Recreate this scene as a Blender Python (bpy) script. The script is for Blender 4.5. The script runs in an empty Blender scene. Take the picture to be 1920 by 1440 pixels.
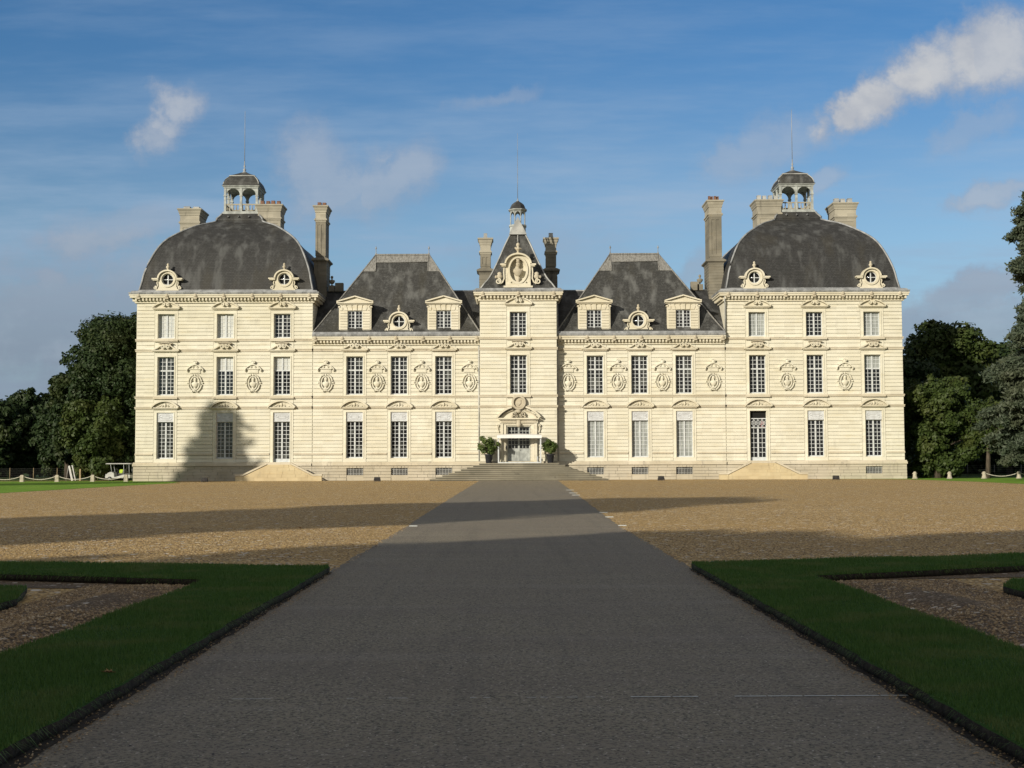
import bpy, math, random
import numpy as np
from mathutils import Vector, Matrix
PI = math.pi; sin = math.sin; cos = math.cos
S = bpy.context.scene; COL = S.collection
F = 2500.0; PITCH = math.atan(150/2500); HC = 1.6; ROLL = -0.2
YW = 133.0                                    # plane of the main facade
SUN_AZ = math.radians(38); SUN_EL = math.radians(18.5)

def zp(y, Y=YW): return HC + Y*math.tan(math.atan((720-y)/F)+PITCH)      # height of a measured row at distance Y
def xp(x, y=750, Y=YW):
    z = zp(y, Y); return (x-960)/F*(Y*cos(PITCH)+(z-HC)*sin(PITCH))

# ---------------------------------------------------------------- materials
MATS = {}
class NT:
    def __init__(s, tree): s.t = tree; s.n = tree.nodes; s.l = tree.links
    def node(s, ty, **kw):
        n = s.n.new(ty)
        for k, v in kw.items():
            if k.startswith('i_'):
                key = k[2:]; key = int(key) if key.isdigit() else key.replace('_', ' ')
                s.put(n.inputs[key], v)
            else: setattr(n, k, v)
        return n
    def put(s, sock, v):
        if isinstance(v, bpy.types.NodeSocket): s.l.new(v, sock)
        elif isinstance(v, bpy.types.Node): s.l.new(v.outputs[0], sock)
        else:
            if isinstance(v, (tuple, list)) and sock.type == 'RGBA' and len(v) == 3: v = tuple(v)+(1,)
            sock.default_value = v
    def math(s, op, a, b=0.0, c=None, clamp=False):
        n = s.n.new('ShaderNodeMath'); n.operation = op; n.use_clamp = clamp
        s.put(n.inputs[0], a); s.put(n.inputs[1], b)
        if c is not None: s.put(n.inputs[2], c)
        return n.outputs[0]
    def mix(s, f, a, b, mode='MIX'):
        n = s.n.new('ShaderNodeMix'); n.data_type = 'RGBA'; n.blend_type = mode; n.clamp_factor = True
        s.put(n.inputs[0], f); s.put(n.inputs[6], a); s.put(n.inputs[7], b); return n.outputs[2]
    def mr(s, v, a, b, c=0.0, d=1.0, smooth=True):
        n = s.n.new('ShaderNodeMapRange'); n.interpolation_type = 'SMOOTHSTEP' if smooth else 'LINEAR'
        s.put(n.inputs[0], v); n.inputs[1].default_value = a; n.inputs[2].default_value = b
        n.inputs[3].default_value = c; n.inputs[4].default_value = d; return n.outputs[0]
    def noise(s, vec, scale, detail=3.0, rough=.55, out=0):
        n = s.n.new('ShaderNodeTexNoise'); s.put(n.inputs['Vector'], vec); n.inputs['Scale'].default_value = scale
        n.inputs['Detail'].default_value = detail; n.inputs['Roughness'].default_value = rough; return n.outputs[out]
    def vscale(s, vec, sc):
        n = s.n.new('ShaderNodeVectorMath'); n.operation = 'MULTIPLY'; s.put(n.inputs[0], vec); n.inputs[1].default_value = sc; return n.outputs[0]
    def pos(s): return s.n.new('ShaderNodeNewGeometry').outputs['Position']

def mat(name, rough=.8, base=(.5,.5,.5), metal=0, spec=.3):
    m = bpy.data.materials.new(name); m.use_nodes = True; m.node_tree.nodes.clear()
    t = NT(m.node_tree)
    o = t.n.new('ShaderNodeOutputMaterial'); b = t.n.new('ShaderNodeBsdfPrincipled'); t.l.new(b.outputs[0], o.inputs[0])
    b.inputs['Base Color'].default_value = tuple(base)+(1,); b.inputs['Roughness'].default_value = rough
    b.inputs['Metallic'].default_value = metal; b.inputs['Specular IOR Level'].default_value = spec
    MATS[name] = m; m['x'] = 1
    return m, t, b, o
def bump(t, b, h, dist=.02, st=.6):
    n = t.node('ShaderNodeBump'); n.inputs['Strength'].default_value = st; n.inputs['Distance'].default_value = dist
    t.put(n.inputs['Height'], h); t.l.new(n.outputs[0], b.inputs['Normal'])

def stone(name, c1, c2, dirt=(.2,.19,.16), amt=.35, rough=.85, streak=True):
    m, t, b, o = mat(name, rough); p = t.pos()
    n1 = t.noise(p, .35, 4); n2 = t.noise(t.vscale(p, (.55, .55, 3.2)), 1.0, 3)
    # individual block tone
    bl = t.n.new('ShaderNodeTexWhiteNoise'); bl.noise_dimensions = '3D'
    sn = t.n.new('ShaderNodeVectorMath'); sn.operation = 'SNAP'; t.put(sn.inputs[0], p); sn.inputs[1].default_value = (1.05, 30, .36)
    t.l.new(sn.outputs[0], bl.inputs[0])
    c = t.mix(t.mr(n1, .3, .7), c1, c2)
    c = t.mix(t.math('MULTIPLY', t.mr(n2, .52, .8), .55), c, tuple(x*y for x, y in zip(c2, (.93,.86,.72))))
    c = t.mix(t.math('MULTIPLY', bl.outputs[0], .34), c, tuple(x*.72 for x in c2))
    n3 = t.noise(t.vscale(p, (1.6, 1.6, .35)), 1.0, 5, .65)
    if amt > 0: c = t.mix(t.math('MULTIPLY', t.mr(n3, .56, .78), amt), c, dirt)
    n4 = t.noise(p, 9, 4, .7)
    c = t.mix(t.math('MULTIPLY', t.mr(n4, .55, .75), .14), c, dirt)
    t.put(b.inputs['Base Color'], c); bump(t, b, n4, .01, .4); return m
stone('stone', (.73,.715,.62), (.67,.645,.53), amt=.24)
stone('stone_trim', (.70,.67,.565), (.62,.58,.455), amt=.27)
stone('stone_string', (.64,.595,.49), (.53,.48,.37), dirt=(.22,.20,.175), amt=.7)
stone('stone_plinth', (.55,.51,.42), (.46,.42,.33), dirt=(.19,.18,.16), amt=.55)
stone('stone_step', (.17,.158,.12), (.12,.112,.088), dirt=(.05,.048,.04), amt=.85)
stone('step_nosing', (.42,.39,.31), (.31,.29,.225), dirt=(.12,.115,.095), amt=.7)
stone('stone_stair', (.60,.52,.34), (.52,.43,.27), dirt=(.22,.2,.16), amt=.4)
stone('stone_chimney', (.27,.25,.20), (.17,.16,.13), dirt=(.06,.057,.05), amt=.9)
stone('stone_chimney_pale', (.44,.415,.34), (.30,.283,.233), dirt=(.11,.105,.09), amt=.8)
stone('stone_carved', (.56,.52,.42), (.45,.405,.31), dirt=(.13,.12,.10), amt=.6)

def slate(name, base, light, brown, fnm=.2):
    m, t, b, o = mat(name, .6, spec=.3); p = t.pos()
    sx = t.node('ShaderNodeSeparateXYZ', i_0=p)
    cx = t.node('ShaderNodeCombineXYZ', i_0=t.math('ADD', sx.outputs[0], sx.outputs[1]), i_1=sx.outputs[2])
    br = t.node('ShaderNodeTexBrick', i_Vector=cx, i_Color1=base, i_Color2=tuple(x*1.5 for x in base), i_Mortar=tuple(x*.45 for x in base))
    br.inputs['Scale'].default_value = 1; br.inputs['Mortar Size'].default_value = .012
    br.inputs['Brick Width'].default_value = .3; br.inputs['Row Height'].default_value = .17; br.inputs['Bias'].default_value = -.2
    st = t.noise(t.vscale(p, (1.0, 1.0, .045)), 1.0, 4, .55); br2 = t.noise(t.vscale(p, (.5,.5,.15)), 1.0, 4, .6); fn = t.noise(p, 4.5, 5, .7)
    c = t.mix(t.math('MULTIPLY', t.mr(st, .47, .72), .75), br.outputs[0], light)
    c = t.mix(t.math('MULTIPLY', t.mr(br2, .5, .7), .4), c, brown)
    c = t.mix(t.math('MULTIPLY', t.mr(fn, .5, .75), fnm), c, light)
    t.put(b.inputs['Base Color'], c)
    bump(t, b, t.math('ADD', br.outputs['Fac'], t.math('MULTIPLY', fn, -1.0)), .02, .5); return m
slate('slate', (.032,.033,.034), (.105,.110,.112), (.048,.044,.033), .12)
slate('slate_mottled', (.040,.041,.040), (.155,.16,.158), (.050,.047,.035), .5)
def simple(name, c1, c2, scale, rough=.6, metal=0, spec=.3, st=.3, dist=.01, detail=4, sc=(1,1,1)):
    m, t, b, o = mat(name, rough, metal=metal, spec=spec); n = t.noise(t.vscale(t.pos(), sc), scale, detail, .6)
    t.put(b.inputs['Base Color'], t.mix(t.mr(n, .35, .65), c1, c2)); bump(t, b, n, dist, st); return m
simple('lead', (.33,.345,.36), (.19,.20,.21), 1.2, .5, 0, .4, sc=(1.5,1.5,.5))
simple('lead_pale', (.42,.43,.42), (.26,.27,.27), 1.0, .5, 0, .4)
simple('lead_ridge', (.26,.26,.25), (.15,.148,.14), 1.6, .6, 0, .3, sc=(5,5,.5))
simple('lantern_paint', (.42,.45,.44), (.27,.29,.285), 2.0, .6)
simple('white_paint', (.60,.635,.655), (.50,.535,.56), 3, .45)
simple('grey_panel', (.60,.63,.66), (.50,.52,.54), 2.5, .6)
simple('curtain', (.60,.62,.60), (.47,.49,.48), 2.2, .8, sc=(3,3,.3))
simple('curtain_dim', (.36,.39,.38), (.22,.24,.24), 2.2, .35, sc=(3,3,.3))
simple('black_iron', (.03,.03,.035), (.05,.05,.05), 4, .5)
simple('pot_plastic', (.022,.024,.03), (.035,.037,.045), 3, .4)
simple('bark', (.10,.08,.06), (.05,.042,.033), 2.2, .95, sc=(3,3,.5), dist=.05, st=.8)
simple('rope', (.62,.60,.52), (.45,.43,.36), 12, .9)
simple('post_stone', (.46,.42,.34), (.30,.28,.22), 5, .9, dist=.02)
simple('terracotta', (.22,.115,.075), (.13,.075,.055), 4, .8)
simple('cart_paint', (.80,.80,.79), (.72,.72,.72), 2, .35, spec=.5)
simple('cart_body', (.50,.50,.49), (.40,.40,.40), 2, .35, spec=.5)
simple('rubber', (.02,.02,.02), (.035,.035,.035), 4, .8)
simple('seat_vinyl', (.06,.06,.06), (.09,.09,.085), 4, .6)
simple('hi_vis', (.45,.60,.05), (.35,.5,.05), 4, .7)
simple('grey_metal', (.42,.45,.47), (.33,.35,.36), 4, .5)
simple('wood', (.38,.30,.17), (.26,.20,.12), 5, .8, sc=(4,4,.5))
simple('dead_leaf', (.30,.18,.07), (.17,.10,.045), 30, .8)
simple('pink_petals', (.65,.16,.2), (.5,.1,.14), 20, .7)
simple('soil', (.022,.019,.015), (.05,.042,.032), 18, .95, dist=.03, st=1)
simple('paint_line', (.62,.66,.64), (.5,.53,.52), 25, .7)
simple('wire', (.16,.17,.16), (.12,.12,.12), 4, .5)
mat('glass_dark', .08, (.012,.013,.016), spec=.5)
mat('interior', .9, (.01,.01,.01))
def glass_var():
    m, t, b, o = mat('glass_pane', .12, spec=.55); p = t.pos()
    n = t.noise(p, 1.1, 3); w = t.noise(p, .33, 1)
    c = t.mix(t.mr(n, .5, .68), (.012,.012,.014), (.09,.095,.09))
    t.put(b.inputs['Base Color'], c); bump(t, b, t.noise(p, 1.5, 1), .02, .25)
glass_var()
m, t, b, o = mat('clear_sheet', .05, (.8,.85,.85)); 
tr = t.node('ShaderNodeBsdfTransparent'); mx = t.node('ShaderNodeMixShader', i_0=.18); t.l.new(tr.outputs[0], mx.inputs[1]); t.l.new(b.outputs[0], mx.inputs[2]); t.l.new(mx.outputs[0], o.inputs[0])

def leafmat(name, c1, c2, c3, tl=.25, scale=.35, rough=.55, spec=.25):
    m, t, b, o = mat(name, rough, spec=spec)
    g = t.n.new('ShaderNodeNewGeometry'); r = g.outputs['Random Per Island']
    n = t.noise(g.outputs['Position'], scale, 3)
    c = t.mix(r, c1, c2); c = t.mix(t.math('MULTIPLY', t.mr(n, .45, .7), .7), c, c3)
    t.put(b.inputs['Base Color'], c)
    tr = t.node('ShaderNodeBsdfTranslucent'); t.put(tr.inputs[0], c)
    mx = t.node('ShaderNodeMixShader', i_0=tl); t.l.new(b.outputs[0], mx.inputs[1]); t.l.new(tr.outputs[0], mx.inputs[2]); t.l.new(mx.outputs[0], o.inputs[0])
leafmat('leaf_dark', (.020,.040,.014), (.036,.060,.020), (.046,.060,.018))
leafmat('leaf_mid', (.036,.060,.016), (.060,.090,.022), (.080,.095,.026))
leafmat('leaf_light', (.060,.085,.020), (.090,.120,.030), (.110,.115,.032))
leafmat('leaf_cedar', (.038,.056,.036), (.066,.086,.054), (.075,.085,.050), .1)
leafmat('leaf_shrub', (.06,.10,.028), (.12,.18,.045), (.17,.20,.08), .3, 1.5)
leafmat('grass_blade', (.070,.145,.030), (.125,.225,.052), (.19,.225,.075), .3, 1.4, .6)

def grassmat():
    m, t, b, o = mat('grass', .9, spec=.15); p = t.pos()
    a = t.noise(p, .5, 4); f = t.noise(t.vscale(p, (1, .5, 1)), 45, 3, .7); s = t.noise(t.vscale(p, (.05, .3, 1)), 1, 2)
    c = t.mix(t.mr(a, .35, .65), (.030,.085,.012), (.050,.125,.018)); c = t.mix(t.math('MULTIPLY', t.mr(f, .4, .7), .6), c, (.022,.05,.010))
    c = t.mix(t.math('MULTIPLY', t.mr(s, .5, .7), .35), c, (.085,.13,.028))
    t.put(b.inputs['Base Color'], c); bump(t, b, f, .03, .9)
    m, t, b, o = mat('lawn_grass', .95, spec=.1); p = t.pos()
    a = t.noise(p, .3, 4); c = t.mix(t.mr(a, .35, .65), (.14,.27,.03), (.20,.33,.045)); f = t.noise(p, 12, 3, .7); c = t.mix(t.math('MULTIPLY', t.mr(f, .4, .7), .4), c, (.07,.15,.02)); t.put(b.inputs['Base Color'], c); bump(t, b, f, .05, .8)
    m, t, b, o = mat('park_grass', .95, spec=.1); p = t.pos()
    a = t.noise(p, .12, 5); f = t.noise(p, 8, 3, .7)
    c = t.mix(t.mr(a, .35, .65), (.030,.060,.014), (.055,.085,.024)); c = t.mix(t.math('MULTIPLY', t.mr(f, .4, .7), .5), c, (.02,.035,.01))
    t.put(b.inputs['Base Color'], c); bump(t, b, f, .05, .8)
grassmat()
def gravelmat(name, cols, s=26, dist=.02, dark=(.10,.075,.045)):
    m, t, b, o = mat(name, .85, spec=.25); p = t.pos()
    v = t.node('ShaderNodeTexVoronoi', i_Vector=t.vscale(p, (1,1,1)), i_Scale=s); v2 = t.node('ShaderNodeTexVoronoi', i_Vector=p, i_Scale=s*.42)
    def rnd(vn): 
        sp = t.node('ShaderNodeSeparateColor', i_0=vn.outputs['Color']); return sp.outputs[0], sp.outputs[1]
    r, g = rnd(v); r2, g2 = rnd(v2)
    rp = t.node('ShaderNodeValToRGB', i_0=r); e = rp.color_ramp.elements
    e[0].position = 0; e[0].color = cols[0]+(1,); e[1].position = 1; e[1].color = cols[-1]+(1,)
    for i, c in enumerate(cols[1:-1]): el = e.new([.25,.55,.86][i]); el.color = c+(1,)
    c = t.mix(t.mr(v.outputs['Distance'], .3, .75), rp.outputs[0], dark)
    big = t.noise(p, .16, 4, .6); c = t.mix(t.math('MULTIPLY', t.mr(big, .4, .68), .45), c, tuple(x*.72 for x in cols[1]))
    band = t.noise(t.vscale(p, (.12, 1.1, 1)), 1.3, 3, .6); c = t.mix(t.math('MULTIPLY', t.mr(band, .52, .75), .14), c, tuple(min(1, x*1.3) for x in cols[2]))
    c = t.mix(t.mr(g2, .965, .97), c, (.66,.61,.52))
    t.put(b.inputs['Base Color'], c)
    h = t.math('ADD', t.math('MULTIPLY', v.outputs['Distance'], -1.0), t.math('MULTIPLY', r, .5))
    h = t.math('ADD', h, t.math('MULTIPLY', t.noise(p, 5.0, 5), 1.3)); bump(t, b, h, dist, .9)
gravelmat('gravel', [(.28,.17,.055), (.60,.40,.15), (.74,.515,.205), (.80,.58,.28), (.97,.88,.64)], 23, .024, (.13,.085,.04))
gravelmat('bed_gravel', [(.09,.062,.038), (.18,.125,.075), (.26,.185,.11), (.33,.25,.165), (.55,.48,.38)], 34, .03)
def asphalt():
    m, t, b, o = mat('asphalt', .75, spec=.35); p = t.pos()
    v = t.node('ShaderNodeTexVoronoi', i_Vector=p, i_Scale=75); sp = t.node('ShaderNodeSeparateColor', i_0=v.outputs['Color']); r = sp.outputs[0]; g = sp.outputs[1]
    c = t.mix(r, (.215,.190,.138), (.315,.278,.205))
    dk = t.noise(p, 34, 3, .7); c = t.mix(t.math('MULTIPLY', t.mr(dk, .50, .60), .85), c, (.066,.060,.047))
    big = t.noise(t.vscale(p, (.35,.8,1)), .8, 5, .6); c = t.mix(t.math('MULTIPLY', t.mr(big, .35, .7), .5), c, (.18,.152,.122))
    bn = t.noise(t.vscale(p, (.10,1,1)), 1.4, 4, .6); c = t.mix(t.math('MULTIPLY', t.mr(bn, .5, .72), .35), c, (.29,.265,.225))
    tk = t.noise(t.vscale(p, (2.6,.06,1)), 1.0, 3, .6); c = t.mix(t.math('MULTIPLY', t.mr(tk, .5, .7), .22), c, (.085,.077,.064))
    c = t.mix(t.mr(g, .978, .985), c, (.46,.42,.36))
    c = t.mix(t.mr(g, .03, .02), c, (.03,.03,.03))
    t.put(b.inputs['Base Color'], c)
    h = t.math('ADD', t.math('MULTIPLY', dk, -1.6), t.math('MULTIPLY', v.outputs['Distance'], -.8)); bump(t, b, h, .012, .9)
asphalt()

# ---------------------------------------------------------------- mesh helpers
class MB:
    def __init__(s): s.v = []; s.f = []; s.m = []; s.sm = []
    def add(s, vs, fs, m=0, smooth=False):
        o = len(s.v); s.v += [tuple(v) for v in vs]
        for f in fs: s.f.append([i+o for i in f]); s.m.append(m); s.sm.append(smooth)
    def box(s, x0, x1, y0, y1, z0, z1, m=0):
        s.add([(x0,y0,z0),(x1,y0,z0),(x1,y1,z0),(x0,y1,z0),(x0,y0,z1),(x1,y0,z1),(x1,y1,z1),(x0,y1,z1)],
              [(0,3,2,1),(4,5,6,7),(0,1,5,4),(1,2,6,5),(2,3,7,6),(3,0,4,7)], m)
    def prism(s, pts, y0, y1, m=0):           # polygon (x,z) counter-clockwise seen from -y
        n = len(pts); vs = [(x,y0,z) for x, z in pts]+[(x,y1,z) for x, z in pts]
        s.add(vs, [list(range(n)), list(range(2*n-1, n-1, -1))]+[(i, i+n, (i+1)%n+n, (i+1)%n) for i in range(n)], m)
    def band(s, pts, t, y0, y1, m=0, closed=False, t2=None):    # strip of thickness t following (x,z) points
        n = len(pts); vs = []
        for i in range(n):
            a = pts[(i-1)%n] if (i > 0 or closed) else pts[i]; b = pts[(i+1)%n] if (i < n-1 or closed) else pts[i]
            dx, dz = b[0]-a[0], b[1]-a[1]; L = math.hypot(dx, dz) or 1; nx, nz = -dz/L, dx/L
            tt = t if t2 is None else t+(t2-t)*i/(n-1)
            x, z = pts[i]
            vs += [(x+nx*tt/2, y0, z+nz*tt/2), (x-nx*tt/2, y0, z-nz*tt/2), (x-nx*tt/2, y1, z-nz*tt/2), (x+nx*tt/2, y1, z+nz*tt/2)]
        fs = []
        for i in range(n if closed else n-1):
            a = 4*i; b = 4*((i+1)%n)
            for k in range(4): fs.append((a+k, a+(k+1)%4, b+(k+1)%4, b+k))
        if not closed: fs += [(3,2,1,0), (4*n-4, 4*n-3, 4*n-2, 4*n-1)]
        s.add(vs, fs, m)
    def lathe(s, prof, cx=0, cy=0, cz=0, n=12, sx=1, sy=1, m=0, a0=0, smooth=True):
        vs = []; 
        for r, z in prof:
            for k in range(n): a = a0+2*PI*k/n; vs.append((cx+r*cos(a)*sx, cy+r*sin(a)*sy, cz+z))
        fs = [(i*n+k, i*n+(k+1)%n, (i+1)*n+(k+1)%n, (i+1)*n+k) for i in range(len(prof)-1) for k in range(n)]
        fs += [list(range(n-1, -1, -1)), [(len(prof)-1)*n+k for k in range(n)]]
        s.add(vs, fs, m, smooth)
    def loft(s, secs, cx=0, cy=0, m=0, smooth=False):   # rectangular sections (hx, hy, z)
        vs = []
        for hx, hy, z in secs: vs += [(cx-hx,cy-hy,z),(cx+hx,cy-hy,z),(cx+hx,cy+hy,z),(cx-hx,cy+hy,z)]
        fs = [(i*4+k, i*4+(k+1)%4, (i+1)*4+(k+1)%4, (i+1)*4+k) for i in range(len(secs)-1) for k in range(4)]
        fs += [(3,2,1,0), [(len(secs)-1)*4+k for k in range(4)]]
        s.add(vs, fs, m, smooth)
    def tube(s, pts, r, n=6, m=0, r2=None, smooth=True):
        P = [Vector(p) for p in pts]; vs = []
        for i, p in enumerate(P):
            d = (P[min(i+1, len(P)-1)]-P[max(i-1, 0)]).normalized()
            u = d.cross(Vector((0,0,1)) if abs(d.z) < .9 else Vector((1,0,0))).normalized(); w = d.cross(u)
            rr = r if r2 is None else r+(r2-r)*i/max(1, len(P)-1)
            for k in range(n): a = 2*PI*k/n; vs.append(p+u*cos(a)*rr+w*sin(a)*rr)
        fs = [(i*n+k, i*n+(k+1)%n, (i+1)*n+(k+1)%n, (i+1)*n+k) for i in range(len(P)-1) for k in range(n)]
        fs += [list(range(n-1, -1, -1)), [(len(P)-1)*n+k for k in range(n)]]
        s.add(vs, fs, m, smooth)
    def ring_plate(s, c, ri, poly, y0, y1, n=48, m=0, rz=None):   # plate with a round hole; outline = star-shaped polygon
        rz = rz or ri; vs = []
        for k in range(n):
            a = 2*PI*k/n+1e-3; dx, dz = cos(a), sin(a); best = 1e9
            for i in range(len(poly)):
                x1, z1 = poly[i][0]-c[0], poly[i][1]-c[1]; x2, z2 = poly[(i+1)%len(poly)][0]-c[0], poly[(i+1)%len(poly)][1]-c[1]
                ex, ez = x2-x1, z2-z1; den = dx*ez-dz*ex
                if abs(den) < 1e-9: continue
                tt = (x1*ez-z1*ex)/den; uu = (x1*dz-z1*dx)/den
                if tt > 0 and -1e-6 <= uu <= 1+1e-6: best = min(best, tt)
            if best > 1e8: best = ri*1.2
            for y in (y0, y1): vs += [(c[0]+dx*ri, y, c[1]+dz*rz), (c[0]+dx*best, y, c[1]+dz*best)]
        fs = []
        for k in range(n):
            a = 4*k; b = 4*((k+1)%n)
            fs += [(a, b, b+1, a+1), (a+2, a+3, b+3, b+2), (a, a+2, b+2, b), (a+1, b+1, b+3, a+3)]
        s.add(vs, fs, m)
    def mesh(s, name, mats):
        me = bpy.data.meshes.new(name); me.from_pydata(s.v, [], s.f)
        for x in mats: me.materials.append(MATS[x])
        me.polygons.foreach_set('material_index', s.m); me.polygons.foreach_set('use_smooth', s.sm)
        me.update(); return me

WL = {}
def link(name, data, parent=None, loc=(0,0,0), rot=None):
    o = bpy.data.objects.new(name, data); COL.objects.link(o); WL[o] = Vector(loc)
    if parent: o.parent = parent; o.location = Vector(loc)-WL[parent]
    else: o.location = loc
    if rot: o.rotation_euler = rot
    return o
def put(mb, name, mats, parent=None, loc=(0,0,0), rot=None):
    if isinstance(mats, str): mats = [mats]
    return link(name, mb.mesh(name, mats), parent, loc, rot)
def tag(o, label, cat, group=None, kind=None):
    if kind: o['kind'] = kind
    if label: o['label'] = label
    if cat: o['category'] = cat
    if group: o['group'] = group
    return o
def structure(mb, name, mats, label=None):
    o = put(mb, name, mats); o['kind'] = 'structure'; 
    return o
CACHE = {}
def shared(key, fn, mats):
    if key not in CACHE: CACHE[key] = fn().mesh(key, [mats] if isinstance(mats, str) else mats)
    return CACHE[key]

# ---------------------------------------------------------------- the chateau
CH = link('chateau', None, None, (xp(972), YW, 0))
tag(CH, 'long pale limestone chateau with two domed end pavilions and a narrow central entrance block', 'chateau')
Z = dict(dent0=zp(564.5), dent1=zp(557), cor=zp(551), gut=zp(544), roof=zp(541))
zr3 = (zp(632), zp(587)); zr2 = (zp(739), zp(667.5)); zr1 = (zp(858), zp(789)); zpan = (zp(789), zp(772))
strings = [(zp(638), zp(634)), (zp(657.5), zp(653)), (zp(745.5), zp(741.5)), (zp(765), zp(761))]
zlow = (zp(851.5), zp(848)); zpl = (zp(872), zp(865))
wing_top = zp(644.6); HB = 1.15; HW = .82; TH = .45

def courses(mb, x0, x1, yf, z0, z1, skip, step=.36, gap=.064, d=.08, back=TH):
    mb.box(x0, x1, yf+d, yf+back, z0, z1)
    zs = sorted([z0]+[z for a in skip for z in a if z0 < z < z1]+[z1])
    for a, b in zip(zs[:-1], zs[1:]):
        mid = (a+b)/2
        if any(s0 < mid < s1 for s0, s1 in skip): continue
        n = max(1, round((b-a)/step)); h = (b-a)/n
        for k in range(n):
            za, zb = a+k*h+gap/2, a+(k+1)*h-gap/2
            g = .028
            mb.box(x0+g, x1-g, yf, yf+d-.002, za, zb)
def strip(mb, xc, yf, z0, z1, ops, hw=HW):     # plain surround of one window bay, with its openings
    x0, x1 = xc-HB, xc+HB; f = yf-.015
    mb.box(x0, xc-hw, f, yf+TH, z0, z1); mb.box(xc+hw, x1, f, yf+TH, z0, z1)
    zz = z0
    for a, b in sorted(ops):
        if a > zz: mb.box(xc-hw, xc+hw, f, yf+TH, zz, a)
        zz = b
        # slim raised frame round the opening
        w = .085; y0 = f-.045
        mb.box(xc-hw-w-.03, xc-hw-.03, y0, f-.002, a-.02, b+w); mb.box(xc+hw+.03, xc+hw+w+.03, y0, f-.002, a-.02, b+w)
        mb.box(xc-hw-.03, xc+hw+.03, y0, f-.002, b+.02, b+w)
    if zz < z1: mb.box(xc-hw, xc+hw, f, yf+TH, zz, z1)
def wall(x0, x1, yf, ztop, bays, opsf, skip, core_y1, name='wall'):
    mb = MB(); xs = x0
    for i, xc in enumerate(sorted(bays)):
        courses(mb, xs, xc-HB, yf, zpl[0], ztop, skip); strip(mb, xc, yf, zpl[0], ztop, opsf(i)); xs = xc+HB
    courses(mb, xs, x1, yf, zpl[0], ztop, skip)
    mb.box(x0, x1, yf+TH+.002, core_y1, 0.0, ztop+.02)
    return put(mb, name, 'stone', CH)
def string_courses(x0, x1, yf, bays, zs, low=True, proj=.13):
    mb = MB()
    for a, b in zs:
        mb.box(x0-.06, x1+.06, yf-proj*.75, yf-.018, a, b); mb.box(x0-.08, x1+.08, yf-proj-.03, yf-.02, b-.075, b+.012)
    for xc in bays:
        for a, b in zs[::2]: mb.box(xc-HB-.06, xc+HB+.06, yf-proj-.12, yf-proj*.75-.002, a-.03, b-.078)
    if low:
        xs = [x0]+[v for xc in sorted(bays) for v in (xc-HB-.07, xc+HB+.07)]+[x1]
        for a, b in zip(xs[::2], xs[1::2]): mb.box(a, b, yf-.09, yf-.004, zlow[0], zlow[1])
    put(mb, 'string_course', 'stone_string', CH)
def plinth(x0, x1, yf, grilles, sx0=.12, sx1=.12):
    mb = MB(); gz0, gz1 = zp(890), zp(876.5); ghw = .83; p = .16
    xs = x0-sx0; segs = []
    for xc in sorted(grilles): segs.append((xs, xc-ghw)); xs = xc+ghw
    segs.append((xs, x1+sx1)); n = 5; h = (zpl[0]-0)/n; R = random.Random(int(x0*10))
    for a, b in segs:
        mb.box(a, b, yf-p+.05, yf+.3, 0, zpl[0])
        for k in range(n):
            x = a
            while x < b-.01:
                w = R.uniform(.9, 1.9); x2 = min(b, x+w)
                if b-x2 < .4: x2 = b
                mb.box(x+.012, x2-.012, yf-p-(n-1-k)*.012-R.uniform(0,.012), yf-p+.046, k*h+.015, (k+1)*h-.015); x = x2
    for xc in grilles:
        mb.box(xc-ghw, xc+ghw, yf-p, yf+.3, 0, gz0); mb.box(xc-ghw, xc+ghw, yf-p, yf+.3, gz1, zpl[0])
        for k in range(-2, 3):        # voussoirs over the opening
            w = .17 if k == 0 else .14; x = xc+k*.36
            mb.box(x-w, x+w, yf-p-.035-(.05 if k == 0 else 0), yf-p-.003, gz1+.0, zpl[0]-.06)
    mb.box(x0-sx0-.05, x1+sx1+.05, yf-.3, yf-.018, zpl[0], zpl[1]-.14, 1); mb.box(x0-sx0-.0, x1+sx1+.0, yf-.22, yf-.02, zpl[1]-.14+.002, zpl[1], 1)
    put(mb, 'plinth', ['stone_plinth', 'stone_string'], CH)
    for xc in grilles:
        g = MB(); g.box(-ghw, ghw, .24, .29, gz0, gz1, 1)
        nb = 11
        for k in range(nb): x = -ghw+(k+.5)*2*ghw/nb; g.box(x-.028, x+.028, -.02, .02, gz0, gz1-.004)
        for zz in (gz0+.15, gz1-.16): g.box(-ghw, ghw, .024, .05, zz-.02, zz+.02)
        put(g, 'basement_grille', ['lead_pale', 'interior'], CH, (xc, yf-.02, 0))

def window_mb(w, h, rows, transom, door=False):
    fr = MB(); f = .07; y0, y1 = 0, .09
    fr.box(-w, -w+f, y0, y1, 0, h); fr.box(w-f, w, y0, y1, 0, h); fr.box(-w+f, w-f, y0, y1, h-f, h); b0 = f+.05
    if door: b0 = .34
    fr.box(-w+f, w-f, y0, y1, 0, b0); fr.box(-.075, .075, y0-.02, y1-.01, b0, h-f)
    zs = [b0, h-f]
    if transom: zt = h*transom; fr.box(-w+f, w-f, y0-.012, y1-.02, zt-.07, zt+.07); zs = [b0, zt-.07, zt+.07, h-f]
    my = .035; t = .023
    for i, (a, b) in enumerate(zip(zs[::2], zs[1::2])):
        n = rows[i]
        for k in range(1, n): z = a+(b-a)*k/n; fr.box(-w+f, w-f, my, my+.03, z-t, z+t)
    xm = (w-f+.085)/2
    for sx in (-1, 1): fr.box(sx*xm-t, sx*xm+t, my-.003, my+.027, b0, h-f)
    return fr
def pane_mb(w, h, lo, hi):
    p = MB(); p.box(-w+.05, w-.05, .07, .085, h*lo+.03, h*hi-.03); return p
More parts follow.
